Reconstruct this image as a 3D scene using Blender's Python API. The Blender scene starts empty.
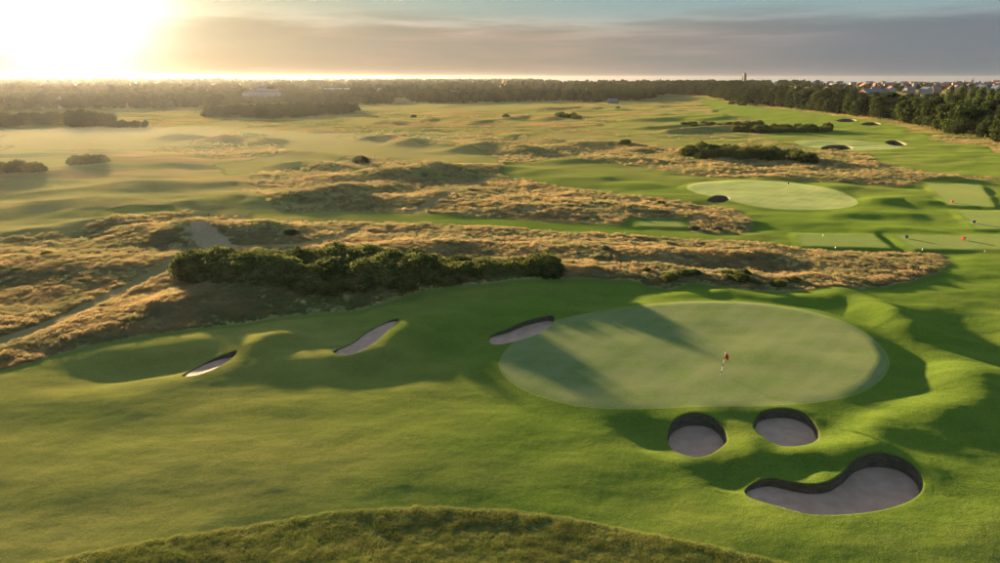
import bpy, bmesh, math, random
import numpy as np
from mathutils import Vector, Matrix
from mathutils.geometry import delaunay_2d_cdt

random.seed(7); RNG = np.random.default_rng(11)
scn = bpy.context.scene
COL = scn.collection
R = math.radians

# ------------------------------------------------------------------ camera
CAM_H = 28.0
F = 24.0 / 36.0 * 1000.0          # focal length in photo pixels (1000 px wide)
PITCH = math.atan(203.5 / F)      # horizon at y = 78 of 563
cam_d = bpy.data.cameras.new("camera"); cam = bpy.data.objects.new("camera", cam_d); COL.objects.link(cam)
cam.location = (0, 0, CAM_H); cam.rotation_euler = (math.pi / 2 - PITCH, 0, 0)
cam_d.sensor_width = 36.0; cam_d.lens = 24.0; cam_d.clip_start = 0.5; cam_d.clip_end = 60000
scn.camera = cam

# ------------------------------------------------------------------ light
SUN_AZ = R(-31.5)      # left of the view direction (+Y)
SUN_EL = R(6.5)
SUN_DIR = Vector((math.sin(SUN_AZ) * math.cos(SUN_EL), math.cos(SUN_AZ) * math.cos(SUN_EL), math.sin(SUN_EL)))
sun_d = bpy.data.lights.new("sun", 'SUN'); sun = bpy.data.objects.new("sun", sun_d); COL.objects.link(sun)
sun_d.energy = 4.3; sun_d.angle = R(1.6); sun_d.color = (1.0, 0.76, 0.46)
sun.rotation_euler = SUN_DIR.to_track_quat('Z', 'Y').to_euler(); sun.location = (-60, 100, 60)

world = bpy.data.worlds.new("World"); scn.world = world; world.use_nodes = True
def build_world():
    nt = world.node_tree; nt.nodes.clear(); N = nt.nodes.new; L = nt.links.new
    out = N('ShaderNodeOutputWorld'); bg = N('ShaderNodeBackground'); L(bg.outputs[0], out.inputs[0])
    bg.inputs[1].default_value = 0.05
    sky = N('ShaderNodeTexSky'); sky.sky_type = 'NISHITA'; sky.sun_disc = False
    sky.sun_elevation = SUN_EL; sky.sun_rotation = SUN_AZ; sky.altitude = 10
    sky.air_density = 1.0; sky.dust_density = 0.7; sky.ozone_density = 1.5
    tc = N('ShaderNodeTexCoord'); sep = N('ShaderNodeSeparateXYZ'); L(tc.outputs['Generated'], sep.inputs[0])
    def math_(op, a, b=None, c=None, clamp=False):
        m = N('ShaderNodeMath'); m.operation = op; m.use_clamp = clamp
        for i, v in enumerate((a, b, c)):
            if v is None: continue
            if isinstance(v, (int, float)): m.inputs[i].default_value = v
            else: L(v, m.inputs[i])
        return m.outputs[0]
    def maprange(v, a, b, c, d):
        m = N('ShaderNodeMapRange'); m.interpolation_type = 'SMOOTHSTEP'; L(v, m.inputs[0])
        for i, k in enumerate((a, b, c, d)): m.inputs[i + 1].default_value = k
        return m.outputs[0]
    def mix(f, a, b, blend='MIX'):
        m = N('ShaderNodeMix'); m.data_type = 'RGBA'; m.blend_type = blend
        if isinstance(f, (int, float)): m.inputs[0].default_value = f
        else: L(f, m.inputs[0])
        for i, v in ((6, a), (7, b)):
            if isinstance(v, tuple): m.inputs[i].default_value = (*v, 1)
            else: L(v, m.inputs[i])
        return m.outputs[2]
    el = sep.outputs[2]
    dotn = N('ShaderNodeVectorMath'); dotn.operation = 'DOT_PRODUCT'; L(tc.outputs['Generated'], dotn.inputs[0])
    dotn.inputs[1].default_value = SUN_DIR
    ang = math_('ARCCOSINE', math_('MINIMUM', dotn.outputs['Value'], 0.99999))
    # horizon cloud bank: layered stratus, its ragged top about five degrees up
    mp = N('ShaderNodeMapping'); L(tc.outputs['Generated'], mp.inputs[0]); mp.inputs['Scale'].default_value = (5.0, 5.0, 60.0)
    n1 = N('ShaderNodeTexNoise'); L(mp.outputs[0], n1.inputs[0]); n1.inputs['Scale'].default_value = 1.0; n1.inputs['Detail'].default_value = 7; n1.inputs['Roughness'].default_value = 0.55
    mp2 = N('ShaderNodeMapping'); L(tc.outputs['Generated'], mp2.inputs[0]); mp2.inputs['Scale'].default_value = (1.6, 1.6, 14.0); mp2.inputs['Location'].default_value = (3.1, 1.7, 0.4)
    n2 = N('ShaderNodeTexNoise'); L(mp2.outputs[0], n2.inputs[0]); n2.inputs['Scale'].default_value = 1.0; n2.inputs['Detail'].default_value = 5
    elp = math_('ADD', el, math_('ADD', math_('MULTIPLY_ADD', n1.outputs[0], 0.035, -0.0175), math_('MULTIPLY_ADD', n2.outputs[0], 0.05, -0.025)))
    top = maprange(elp, 0.060, 0.098, 1.0, 0.0)
    bot = maprange(elp, 0.004, 0.03, 1.0, 1.0)
    streak = maprange(n1.outputs[0], 0.28, 0.62, 0.72, 1.0)
    cover = math_('MULTIPLY', math_('MULTIPLY', top, bot), streak)
    # cloud colour: lit warm towards the sun, grey mauve away from it
    ccol = mix(maprange(ang, 0.50, 1.15, 0.0, 1.0), (0.70, 0.55, 0.41), (0.30, 0.32, 0.365))
    ccol = mix(maprange(ang, 0.10, 0.48, 1.0, 0.0), ccol, (0.95, 0.77, 0.49))
    low = maprange(el, 0.004, 0.045, 1.0, 0.0)
    ccol = mix(math_('MULTIPLY', low, maprange(ang, 0.2, 0.95, 0.75, 0.12)), ccol, (0.50, 0.34, 0.23))
    bright = math_('MULTIPLY_ADD', n1.outputs[0], 1.3, 0.38)
    vm = N('ShaderNodeVectorMath'); vm.operation = 'SCALE'; L(ccol, vm.inputs[0]); L(bright, vm.inputs['Scale'])
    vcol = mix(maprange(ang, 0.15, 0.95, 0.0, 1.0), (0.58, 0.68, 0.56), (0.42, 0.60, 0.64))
    veil = mix(maprange(el, 0.10, 0.40, 0.97, 0.15), sky.outputs[0], vcol)  # colour veil laid over the sky, thinned overhead to lift ambient fill
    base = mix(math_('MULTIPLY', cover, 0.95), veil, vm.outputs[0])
    rim = math_('MULTIPLY', math_('MULTIPLY', math_('MULTIPLY', top, math_('SUBTRACT', 1.0, top)), maprange(n1.outputs[0], 0.42, 0.62, 0.0, 1.0)), maprange(ang, 0.2, 1.2, 1.6, 0.45))
    gr_ = N('ShaderNodeVectorMath'); gr_.operation = 'SCALE'; gr_.inputs[0].default_value = (0.60, 0.50, 0.40); L(rim, gr_.inputs['Scale'])
    base = mix(1.0, base, gr_.outputs[0], 'ADD')
    # aureole of thin bright haze around the sun
    a1 = math_('EXPONENT', math_('MULTIPLY', math_('MULTIPLY', ang, ang), -135.0))
    a2 = math_('EXPONENT', math_('MULTIPLY', ang, -6.5))
    g1 = N('ShaderNodeVectorMath'); g1.operation = 'SCALE'; g1.inputs[0].default_value = (5.2, 4.9, 4.2); L(a1, g1.inputs['Scale'])
    g2 = N('ShaderNodeVectorMath'); g2.operation = 'SCALE'; g2.inputs[0].default_value = (0.55, 0.36, 0.13); L(a2, g2.inputs['Scale'])
    s1 = mix(1.0, base, g1.outputs[0], 'ADD'); s2 = mix(1.0, s1, g2.outputs[0], 'ADD')
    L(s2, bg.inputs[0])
build_world()

scn.view_settings.view_transform = 'Standard'; scn.view_settings.look = 'None'
scn.view_settings.gamma = 1.0; scn.view_settings.use_curve_mapping = False
scn.view_settings.exposure = 3.55
scn.cycles.use_denoising = True
scn.cycles.max_bounces = 6; scn.cycles.diffuse_bounces = 2; scn.cycles.transmission_bounces = 3
scn.cycles.volume_bounces = 0; scn.cycles.transparent_max_bounces = 8
scn.cycles.sample_clamp_indirect = 4.0

# ------------------------------------------------------------------ helpers
CA, SA = math.cos(PITCH), math.sin(PITCH)
def G(px, py, z=0.0):
    """ground point (x, y) seen at photo pixel (px, py), on the level z"""
    u = (px - 500.0) / F; v = (281.5 - py) / F
    dx, dy, dz = u, CA + v * SA, -SA + v * CA
    t = (z - CAM_H) / dz
    return (dx * t, dy * t)
def GP(pts, z=0.0): return np.array([G(p[0], p[1], z) for p in pts])
def mpp(y): return (y * CA + CAM_H * SA) / F       # metres per photo pixel at ground distance y

_perm = np.random.default_rng(3).integers(0, 256, 512)
_gr = np.random.default_rng(4).uniform(0, 2 * np.pi, 256); _gx, _gy = np.cos(_gr), np.sin(_gr)
def perlin(x, y):
    xi = np.floor(x).astype(np.int64); yi = np.floor(y).astype(np.int64); xf = x - xi; yf = y - yi
    def g(ix, iy, fx, fy):
        h = _perm[(_perm[ix & 255] + iy) & 255]
        return _gx[h] * fx + _gy[h] * fy
    u = xf * xf * xf * (xf * (xf * 6 - 15) + 10); v = yf * yf * yf * (yf * (yf * 6 - 15) + 10)
    a = g(xi, yi, xf, yf); b = g(xi + 1, yi, xf - 1, yf); c = g(xi, yi + 1, xf, yf - 1); d = g(xi + 1, yi + 1, xf - 1, yf - 1)
    return (a + u * (b - a) + v * ((c + u * (d - c)) - (a + u * (b - a)))) * 1.5
def fbm(x, y, o=4, gain=0.5):
    s = 0; a = 1.0
    for i in range(o):
        s = s + a * perlin(x + 17.3 * i, y - 9.1 * i); x = x * 2.03; y = y * 2.03; a *= gain
    return s
def sstep(a, b, x):
    t = np.clip((x - a) / (b - a), 0, 1); return t * t * (3 - 2 * t)
def catmull(pts, n, closed=True):
    P = np.asarray(pts, float); m = len(P); out = []
    segs = m if closed else m - 1
    for i in range(segs):
        if closed: p0, p1, p2, p3 = P[(i - 1) % m], P[i], P[(i + 1) % m], P[(i + 2) % m]
        else: p0, p1, p2, p3 = P[max(i - 1, 0)], P[i], P[i + 1], P[min(i + 2, m - 1)]
        for k in range(n):
            t = k / n
            out.append(0.5 * (2 * p1 + (p2 - p0) * t + (2 * p0 - 5 * p1 + 4 * p2 - p3) * t * t + (3 * p1 - p0 - 3 * p2 + p3) * t ** 3))
    if not closed: out.append(P[-1])
    return np.array(out)
def polydist(x, y, P, closed):
    d = np.full(x.shape, 1e9); n = len(P)
    for i in range(n if closed else n - 1):
        ax, ay = P[i]; bx, by = P[(i + 1) % n]; ex, ey = bx - ax, by - ay; l2 = ex * ex + ey * ey + 1e-12
        t = np.clip(((x - ax) * ex + (y - ay) * ey) / l2, 0, 1)
        d = np.minimum(d, (x - ax - t * ex) ** 2 + (y - ay - t * ey) ** 2)
    return np.sqrt(d)
def polysd(x, y, P, reach=1e9):
    """signed distance, negative inside; 'reach' outside the padded box"""
    out = np.full(x.shape, float(reach))
    lo = P.min(0) - reach; hi = P.max(0) + reach
    m = (x > lo[0]) & (x < hi[0]) & (y > lo[1]) & (y < hi[1])
    if not m.any(): return out
    xs, ys = x[m], y[m]; d = polydist(xs, ys, P, True); ins = np.zeros(xs.shape, bool); n = len(P)
    for i in range(n):
        ax, ay = P[i]; bx, by = P[(i + 1) % n]
        if ay == by: continue
        c = ((ay > ys) != (by > ys)) & (xs < (bx - ax) * (ys - ay) / (by - ay) + ax)
        ins ^= c
    out[m] = np.minimum(np.where(ins, -d, d), reach); return out

def tag(o, label=None, cat=None, group=None, kind=None):
    if label: o["label"] = label
    if cat: o["category"] = cat
    if group: o["group"] = group
    if kind: o["kind"] = kind
    return o
def mesh_np(name, V, Fq, mat=None, smooth=True):
    """mesh from arrays; Fq is (n,4) or (n,3)"""
    me = bpy.data.meshes.new(name); V = np.asarray(V, np.float32); Fq = np.asarray(Fq, np.int32); k = Fq.shape[1]
    me.vertices.add(len(V)); me.vertices.foreach_set('co', V.ravel())
    me.loops.add(Fq.size); me.loops.foreach_set('vertex_index', Fq.ravel())
    me.polygons.add(len(Fq)); me.polygons.foreach_set('loop_start', np.arange(0, Fq.size, k, dtype=np.int32))
    me.update(calc_edges=True)
    me.polygons.foreach_set('use_smooth', np.full(len(Fq), smooth))
    if mat: me.materials.append(mat)
    return me
def link(name, data, parent=None, loc=None):
    o = bpy.data.objects.new(name, data); COL.objects.link(o)
    if parent: o.parent = parent
    if loc is not None: o.location = loc
    return o
def empty(name, loc, rz=0.0, s=1.0):
    o = bpy.data.objects.new(name, None); COL.objects.link(o); o.location = loc; o.rotation_euler = (0, 0, rz); o.scale = (s, s, s); o.empty_display_size = 0.2
    return o
class MB:
    """collects simple solids into one mesh"""
    def __init__(s): s.v = []; s.f = []
    def add(s, vs, fs):
        b = len(s.v); s.v += [tuple(p) for p in vs]; s.f += [tuple(i + b for i in f) for f in fs]
    def box(s, c, d, rz=0.0):
        cx, cy, cz = c; hx, hy, hz = d[0] / 2, d[1] / 2, d[2] / 2; ca, sa = math.cos(rz), math.sin(rz)
        vs = [(cx + x * ca - y * sa, cy + x * sa + y * ca, cz + z) for z in (-hz, hz) for x, y in ((-hx, -hy), (hx, -hy), (hx, hy), (-hx, hy))]
        s.add(vs, [(3, 2, 1, 0), (4, 5, 6, 7), (0, 1, 5, 4), (1, 2, 6, 5), (2, 3, 7, 6), (3, 0, 4, 7)])
    def tube(s, path, rad, n=8, cap=True):
        rings = []
        for i, p in enumerate(path):
            p = Vector(p); a = Vector(path[max(i - 1, 0)]); b = Vector(path[min(i + 1, len(path) - 1)])
            q = (b - a).normalized().to_track_quat('Z', 'Y'); r = rad[i] if hasattr(rad, '__len__') else rad
            rings.append([tuple(p + q @ Vector((r * math.cos(2 * math.pi * k / n), r * math.sin(2 * math.pi * k / n), 0))) for k in range(n)])
        vs = [v for r_ in rings for v in r_]; fs = []
        for i in range(len(rings) - 1):
            for k in range(n): fs.append((i * n + k, i * n + (k + 1) % n, (i + 1) * n + (k + 1) % n, (i + 1) * n + k))
        if cap: fs.append(tuple(range(n - 1, -1, -1))); fs.append(tuple((len(rings) - 1) * n + k for k in range(n)))
        s.add(vs, fs)
    def mesh(s, name, mat, smooth=False):
        me = bpy.data.meshes.new(name); me.from_pydata(s.v, [], s.f); me.update()
        if smooth: me.polygons.foreach_set('use_smooth', np.full(len(me.polygons), True))
        me.materials.append(mat); return me
    def build(s, name, mat, parent=None, smooth=False): return link(name, s.mesh(name, mat, smooth), parent)

# ------------------------------------------------------------------ material helpers
class NT:
    def __init__(s, name):
        s.m = bpy.data.materials.new(name); s.m.use_nodes = True; s.t = s.m.node_tree; s.t.nodes.clear()
        s.out = s.t.nodes.new('ShaderNodeOutputMaterial')
    def n(s, typ, **kw):
        k = s.t.nodes.new(typ)
        for a, b in kw.items(): setattr(k, a, b)
        return k
    def put(s, sock, v):
        if isinstance(v, bpy.types.NodeSocket): s.t.links.new(v, sock)
        elif isinstance(v, tuple) and len(v) == 3 and sock.type == 'RGBA': sock.default_value = (*v, 1)
        else: sock.default_value = v
    def math(s, op, a, b=None, c=None, clamp=False):
        k = s.n('ShaderNodeMath', operation=op, use_clamp=clamp)
        for i, v in enumerate((a, b, c)):
            if v is not None: s.put(k.inputs[i], v)
        return k.outputs[0]
    def mr(s, v, a, b, c=0.0, d=1.0):
        k = s.n('ShaderNodeMapRange', interpolation_type='SMOOTHSTEP'); s.put(k.inputs[0], v)
        for i, q in enumerate((a, b, c, d)): s.put(k.inputs[i + 1], q)
        return k.outputs[0]
    def mix(s, f, a, b, blend='MIX'):
        k = s.n('ShaderNodeMix', data_type='RGBA', blend_type=blend); s.put(k.inputs[0], f); s.put(k.inputs[6], a); s.put(k.inputs[7], b); return k.outputs[2]
    def pos(s): return s.n('ShaderNodeNewGeometry').outputs['Position']
    def map(s, vec, scale=(1, 1, 1), loc=(0, 0, 0), rot=(0, 0, 0)):
        k = s.n('ShaderNodeMapping'); s.put(k.inputs[0], vec); k.inputs['Location'].default_value = loc; k.inputs['Rotation'].default_value = rot; k.inputs['Scale'].default_value = scale; return k.outputs[0]
    def noise(s, vec, scale, detail=4, rough=0.55, dist=0.0):
        k = s.n('ShaderNodeTexNoise'); s.put(k.inputs['Vector'], vec); k.inputs['Scale'].default_value = scale; k.inputs['Detail'].default_value = detail
        k.inputs['Roughness'].default_value = rough; k.inputs['Distortion'].default_value = dist; return k.outputs[0]
    def attr(s, name): return s.n('ShaderNodeAttribute', attribute_name=name).outputs['Fac']
    def bump(s, h, strength, dist, normal=None):
        k = s.n('ShaderNodeBump'); s.put(k.inputs['Height'], h); s.put(k.inputs['Strength'], strength); k.inputs['Distance'].default_value = dist
        if normal is not None: s.put(k.inputs['Normal'], normal)
        return k.outputs[0]
    def pbr(s, col, rough=0.9, spec=0.2, normal=None, metal=0.0):
        k = s.n('ShaderNodeBsdfPrincipled'); s.put(k.inputs['Base Color'], col); s.put(k.inputs['Roughness'], rough); k.inputs['Specular IOR Level'].default_value = spec
        k.inputs['Metallic'].default_value = metal
        if normal is not None: s.put(k.inputs['Normal'], normal)
        return k.outputs[0]
    def done(s, sh): s.put(s.out.inputs[0], sh); return s.m
def plain(name, col, rough=0.85, spec=0.25, var=0.15, scale=1.5):
    m = NT(name); n = m.noise(m.pos(), scale, 4)
    c = m.mix(m.mr(n, 0.3, 0.7), tuple(c * (1 - var) for c in col), tuple(min(1, c * (1 + var)) for c in col))
    return m.done(m.pbr(c, rough, spec))

# ------------------------------------------------------------------ layout of the links, read off the photograph and laid on the ground
MOWN = [GP(p) for p in [
    # foreground fairway, green surrounds, walkway behind the dunes and the next hole's fairway, one connected sward
    [(-330,720),(-330,440),(0,371),(75,351),(150,338.5),(250,322),(280,318),(320,314),(352,313),(385,306),(430,298.5),(470,294),(500,292),(545,288),(590,283),
     (630,282.5),(648,287),(668,291),(690,286),(720,290),(750,294),(800,294),(860,290.5),(905,284),(938,275),(951,262),(938,251),(890,249.5),(800,248),(760,243),
     (700,239.5),(600,233),(500,227),(420,223),(330,222),(245,219),(250,212),(330,211),(420,213.5),(520,220),(600,225),(620,226),(632,220.5),(660,220),(684,222),(690,231),(720,234.5),(748,233),
     (756,222),(738,210),(690,203),(620,193),(560,186),(500,175),(503,163),(560,160),(640,168),(690,176),(760,180),(850,183.5),(900,187.5),(925,181),(1000,180),(1330,205),(1330,720)],
    [(232,127),(300,131),(370,141),(440,147),(480,152),(500,160),(470,166),(430,160),(360,156),(330,165),(260,172),(225,176),(215,165),(300,152),(260,140)],
    [(395,103),(500,100),(560,104),(530,110),(440,112),(400,110)],
    [(345,118),(415,119.5),(420,124),(350,124)],
    [(520,130),(620,136),(745,141),(735,148),(640,147),(560,142)],
    [(620,118),(700,112),(740,118),(720,128),(640,135),(580,130)],
    [(700,98),(740,105),(800,111),(880,121),(950,139),(1000,153),(1330,205),(1330,222),(1000,178.5),(930,173),(885,163),(865,155),(800,145),(760,137),(790,129),(760,122),(715,112)],
    [(0,128),(60,126),(150,128),(240,120),(250,127),(200,140),(150,150),(60,150),(0,152)],
    [(95,214),(130,209),(170,210),(182,214),(150,219),(100,220)],
    [(-200,158),(-20,160),(60,158),(120,163),(60,168),(-30,172),(-200,175)],
]]
ROUGH_ON_MOWN = [GP(p) for p in [       # patches of long grass left standing inside the mown ground
    [(905,126),(950,131),(1000,141),(1080,158),(1000,151),(950,142),(915,133)],
]]
SEMI = GP([(-340,740),(-340,640),(30,564),(200,533),(330,513.5),(430,509),(500,510),(560,518),(620,528),(700,546),(790,566),(1000,625),(1200,740)])
GREEN1 = catmull(GP([(501,370),(508,352),(530,336),(565,323),(610,313),(660,307),(710,305),(760,307),(810,315),(850,328),(875,344),(887,362),(879,380),(855,395),(815,403.5),(770,407.5),(720,408),(660,409.5),(620,410),(580,407),(545,399),(518,387)]), 5)
GREEN2 = catmull(GP([(687,188),(700,184),(740,182),(790,184),(835,191),(857,202),(845,208),(805,210),(760,207),(715,198),(695,193)]), 5)
GREEN3 = catmull(GP([(795,141),(830,138.5),(880,143),(902,147),(870,150.5),(815,148)]), 4)
GREENS = [GREEN1, GREEN2, GREEN3]
TEES = [GP(p) for p in [
    [(926,184),(980,183),(996,208),(946,206)],
    [(955,211),(1030,211),(1060,231),(975,230)],
    [(888,235),(1075,236),(1100,252),(915,250)],
    [(795,234),(874,235),(893,249.5),(800,247)],
    [(634,221),(680,222),(686,228),(638,227)],
    [(120,212),(165,211),(172,214),(124,216)],
]]
PATHS = [(GP(p), w) for p, w in [
    ([(-60,372),(0,343),(50,325),(100,302),(150,278),(178,264),(192,256)], 1.35),
    ([(192,256),(215,248),(300,246),(345,237),(365,226)], 1.0),
    ([(412,214),(440,201),(468,187),(492,178)], 1.3),
    ([(560,146),(575,140),(600,136)], 1.4),
]]
SMOOTH = GP([(-120,150),(150,150),(250,160),(262,195),(300,212),(250,219),(180,213),(130,222),(90,240),(-120,247)])   # closer-cropped dune turf
SCAR = GP([(186,232),(196,227),(212,228),(232,235),(238,240),(220,245),(200,242)], 1.5)

def bk(p, z=0.0): return catmull(GP(p, z), 6)
BUNKERS = [   # outline, wall height on the face turned to the camera, label
    (bk([(188,371),(195,364),(210,358),(225,355.3),(236,355),(233,360),(220,366.5),(203,371)]), 0.6, 'narrow sand bunker in the shaded hollow nearest the left edge'),
    (bk([(342,350),(343,346),(357,338),(368,329.5),(385,324),(396,323.2),(397,328),(388,336),(375,345),(358,351)]), 0.55, 'slanting sand bunker behind a sunlit ridge on the left fairway'),
    (bk([(492,336),(494,331.5),(510,328),(525,323.5),(545,320),(552,322),(548,328),(535,334),(515,338.5),(500,339)]), 0.55, 'crescent sand bunker at the left shoulder of the big green'),
    (bk([(667,432),(671,423),(683,417),(698,415.5),(714,419),(724,428),(728,440),(722,448),(708,453.5),(692,453.5),(677,447),(670,440)]), 0.95, 'round pot bunker, the left one of the pair in front of the green'),
    (bk([(753,425),(757,415.5),(770,411.5),(788,411),(805,416),(816,425),(820,436),(812,445),(798,448),(780,446.5),(765,439.5),(757,432)]), 1.1, 'round pot bunker, the right one of the pair in front of the green'),
    (bk([(745,483),(752,477.5),(770,475),(790,479),(810,482.5),(828,480.5),(842,472),(853,462.5),(870,457.5),(890,458),(908,464),(920,475),(924,488),(915,499),(895,508),(870,514),(840,517),(810,516),(785,509),(760,499),(748,491)]), 1.0, 'large kidney shaped sand bunker with a stacked turf face'),
    (bk([(707,200.5),(712,197.2),(719,196.2),(727,197.3),(730,200.2),(722,202),(712,202)]), 1.5, 'small dark bunker below the second green'),
    (bk([(821,148),(828,145.5),(840,144.8),(850,146),(853,148.5),(840,150.2),(826,150)]), 2.3, 'long dark bunker on the near side of the far small green'),
    (bk([(885,142),(892,140.3),(901,141.5),(907,144.3),(899,146),(890,144.6)]), 2.1, 'dark bunker at the right end of the far small green'),
    (bk([(836,120.5),(842,118.8),(850,118.6),(857,119.8),(852,121.8),(841,121.9)]), 2.5, 'far dark bunker on the right fairway, the farther of two before the trees'),
    (bk([(861,124),(867,122.3),(874,122.2),(881,123.5),(876,125.2),(865,125.4)]), 2.4, 'far dark bunker on the right fairway, the nearer of two before the trees'),
]

BUNKERS = [(np.column_stack([(P[:, 0] - P[:, 0].mean()) * 1.1 + P[:, 0].mean(), P[:, 1].max() + 0.2 - (P[:, 1].max() - P[:, 1]) * 1.32]) if h < 0.7 else P, h, l) for P, h, l in BUNKERS]

# ridges: crest pixels, crest height (m), half width (m); negative heights are hollows
RIDGES = []
def ridge(pts, h, w):
    hs = list(h) if hasattr(h, '__len__') else [h] * len(pts)
    P = np.array([G(p[0], p[1], max(k, -0.5) * 0.8) for p, k in zip(pts, hs)])
    if P[:, 1].mean() > 88: q = 0.55 if P[:, 1].mean() < 230 else 0.85; hs = [k * q for k in hs]; w = w * 1.25
    elif P[:, 1].mean() > 53: hs = [k * 1.25 for k in hs]
    RIDGES.append((P, np.array(hs, float), w))
# -- foreground, left trio of bunkers
ridge([(40,366),(110,352),(180,345),(250,336)], [0.15,0.3,0.35,0.2], 3.4)
ridge([(85,377),(130,372),(180,365),(212,361)], [-0.4,-0.75,-0.7,-0.15], 3.4)
ridge([(105,386),(160,381),(205,376),(240,363),(268,344)], [0.1,0.2,0.05,0.2,0.4], 2.8)
ridge([(268,344),(288,334),(300,331)], [0.55,0.75,0.25], 3.2)
ridge([(300,340),(330,335),(350,330)], [-0.3,-0.4,-0.2], 3.6)
ridge([(252,364),(300,359),(345,357),(380,346),(402,332),(420,321),(440,313)], [0.1,0.5,0.8,0.95,1.1,1.1,0.6], 3.3)
ridge([(330,371),(380,371),(430,364)], [-0.25,-0.45,-0.3], 4.0)
ridge([(440,335),(455,345),(475,350)], [-0.2,-0.5,-0.2], 5.0)
# -- third bunker and the green's left shoulder
ridge([(500,345),(525,341),(545,333),(560,323),(575,317)], [0.1,0.25,0.42,0.7,0.35], 2.6)
ridge([(470,322),(500,316),(540,312)], [0.2,0.45,0.2], 4.0)
ridge([(545,300),(600,296),(640,294)], [0.1,-0.35,-0.1], 4.5)
# -- back of the green
ridge([(650,297),(690,294),(730,292),(770,297),(820,299)], [0.2,0.5,0.7,0.5,0.35], 2.6)
ridge([(820,300),(845,297),(870,303),(895,313),(908,322)], [0.3,0.6,0.9,1.3,0.9], 4.2)
ridge([(868,322),(882,326)], [-0.25,-0.1], 3.0)
# -- right hand hollow and ridge
ridge([(896,345),(914,362),(908,385),(880,406)], [-0.5,-1.0,-0.9,-0.3], 4.0)
ridge([(918,340),(940,357),(952,378),(935,400),(905,420)], [0.35,0.6,0.65,0.55,0.25], 4.4)
ridge([(960,330),(985,345),(1010,360)], [-0.4,-0.6,-0.6], 5.0)
ridge([(965,400),(990,420),(1000,460)], [-0.3,-0.4,-0.3], 4.5)
# -- front bunkers: raised faces and gathering hollows
ridge([(640,436),(655,440),(668,445)], [-0.5,-0.8,-0.5], 2.4)
ridge([(664,420),(698,411),(730,420)], [0.15,0.4,0.2], 1.6)
ridge([(752,410),(785,406),(818,418)], [0.15,0.4,0.2], 1.5)
ridge([(690,459),(725,457),(745,448),(752,436)], [0.2,0.35,0.4,0.3], 1.9)
ridge([(740,459),(790,458),(830,452),(862,440),(893,422)], [0.2,0.4,0.55,0.6,0.45], 2.2)
ridge([(715,470),(732,480),(740,490)], [-0.5,-0.7,-0.3], 1.9)
ridge([(770,468),(800,473),(826,470)], [-0.2,-0.5,-0.4], 1.3)
ridge([(850,455),(885,451),(922,465),(932,485)], [0.15,0.3,0.2,0.1], 1.8)
# -- long grass dunes
ridge([(120,310),(190,296),(260,288),(400,283),(500,281),(560,279)], [0.4,1.0,1.3,1.3,1.2,0.6], 6.0)
ridge([(205,273),(300,268),(400,266),(480,267),(545,270)], [1.2,1.6,1.3,0.7,0.4], 6.0)
ridge([(350,246),(400,242),(480,240),(560,242),(640,247),(720,252),(790,257)], [0.6,1.5,1.8,1.8,1.9,1.7,0.8], 3.6)
ridge([(560,270),(640,271),(720,273),(790,275),(840,279)], [0.5,1.3,1.6,1.4,0.5], 3.6)
ridge([(795,254),(850,256),(910,259)], [0.4,1.0,0.4], 3.0)
ridge([(780,268),(800,259)], [-0.5,-0.6], 4.0)
ridge([(470,198),(520,195),(580,199),(640,204),(690,210)], [1.0,1.7,1.8,2.1,1.0], 4.5)
ridge([(430,212),(500,205),(560,207),(610,212)], [0.4,1.2,1.5,1.0], 4.0)
ridge([(690,215),(720,216),(742,219)], [1.0,1.4,0.8], 3.0)
ridge([(255,196),(300,186),(340,181),(385,180)], [1.2,4.4,4.7,2.6], 5.5)
ridge([(340,172),(390,163),(440,159),(480,163)], [2.6,5.2,5.4,2.6], 6.5)
ridge([(300,200),(360,195),(420,193),(460,186)], [0.8,2.2,2.4,1.2], 5.0)
ridge([(95,236),(140,224),(180,215),(215,212),(250,219),(300,231)], [0.6,2.6,4.8,5.6,3.6,0.9], 5.2)
ridge([(205,231),(225,237)], [-0.9,-0.9], 3.0)
ridge([(265,227),(290,228)], [0.8,0.8], 2.6)
ridge([(-60,258),(20,252),(80,254),(140,259)], [1.4,1.85,1.85,1.2], 7.2)
ridge([(-60,300),(20,285),(90,276)], [0.2,0.4,0.3], 7.0)
ridge([(0,230),(60,222),(110,216),(150,214)], [1.0,2.2,2.5,1.7], 5.0)
ridge([(0,204),(60,196),(120,196),(180,200),(230,193)], [1.4,2.7,2.7,2.2,1.6], 7.0)
ridge([(0,172),(50,166),(100,164)], [1.6,3.2,1.6], 8.0)
ridge([(60,186),(130,180),(200,178)], [1.4,2.6,1.4], 7.0)
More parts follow.
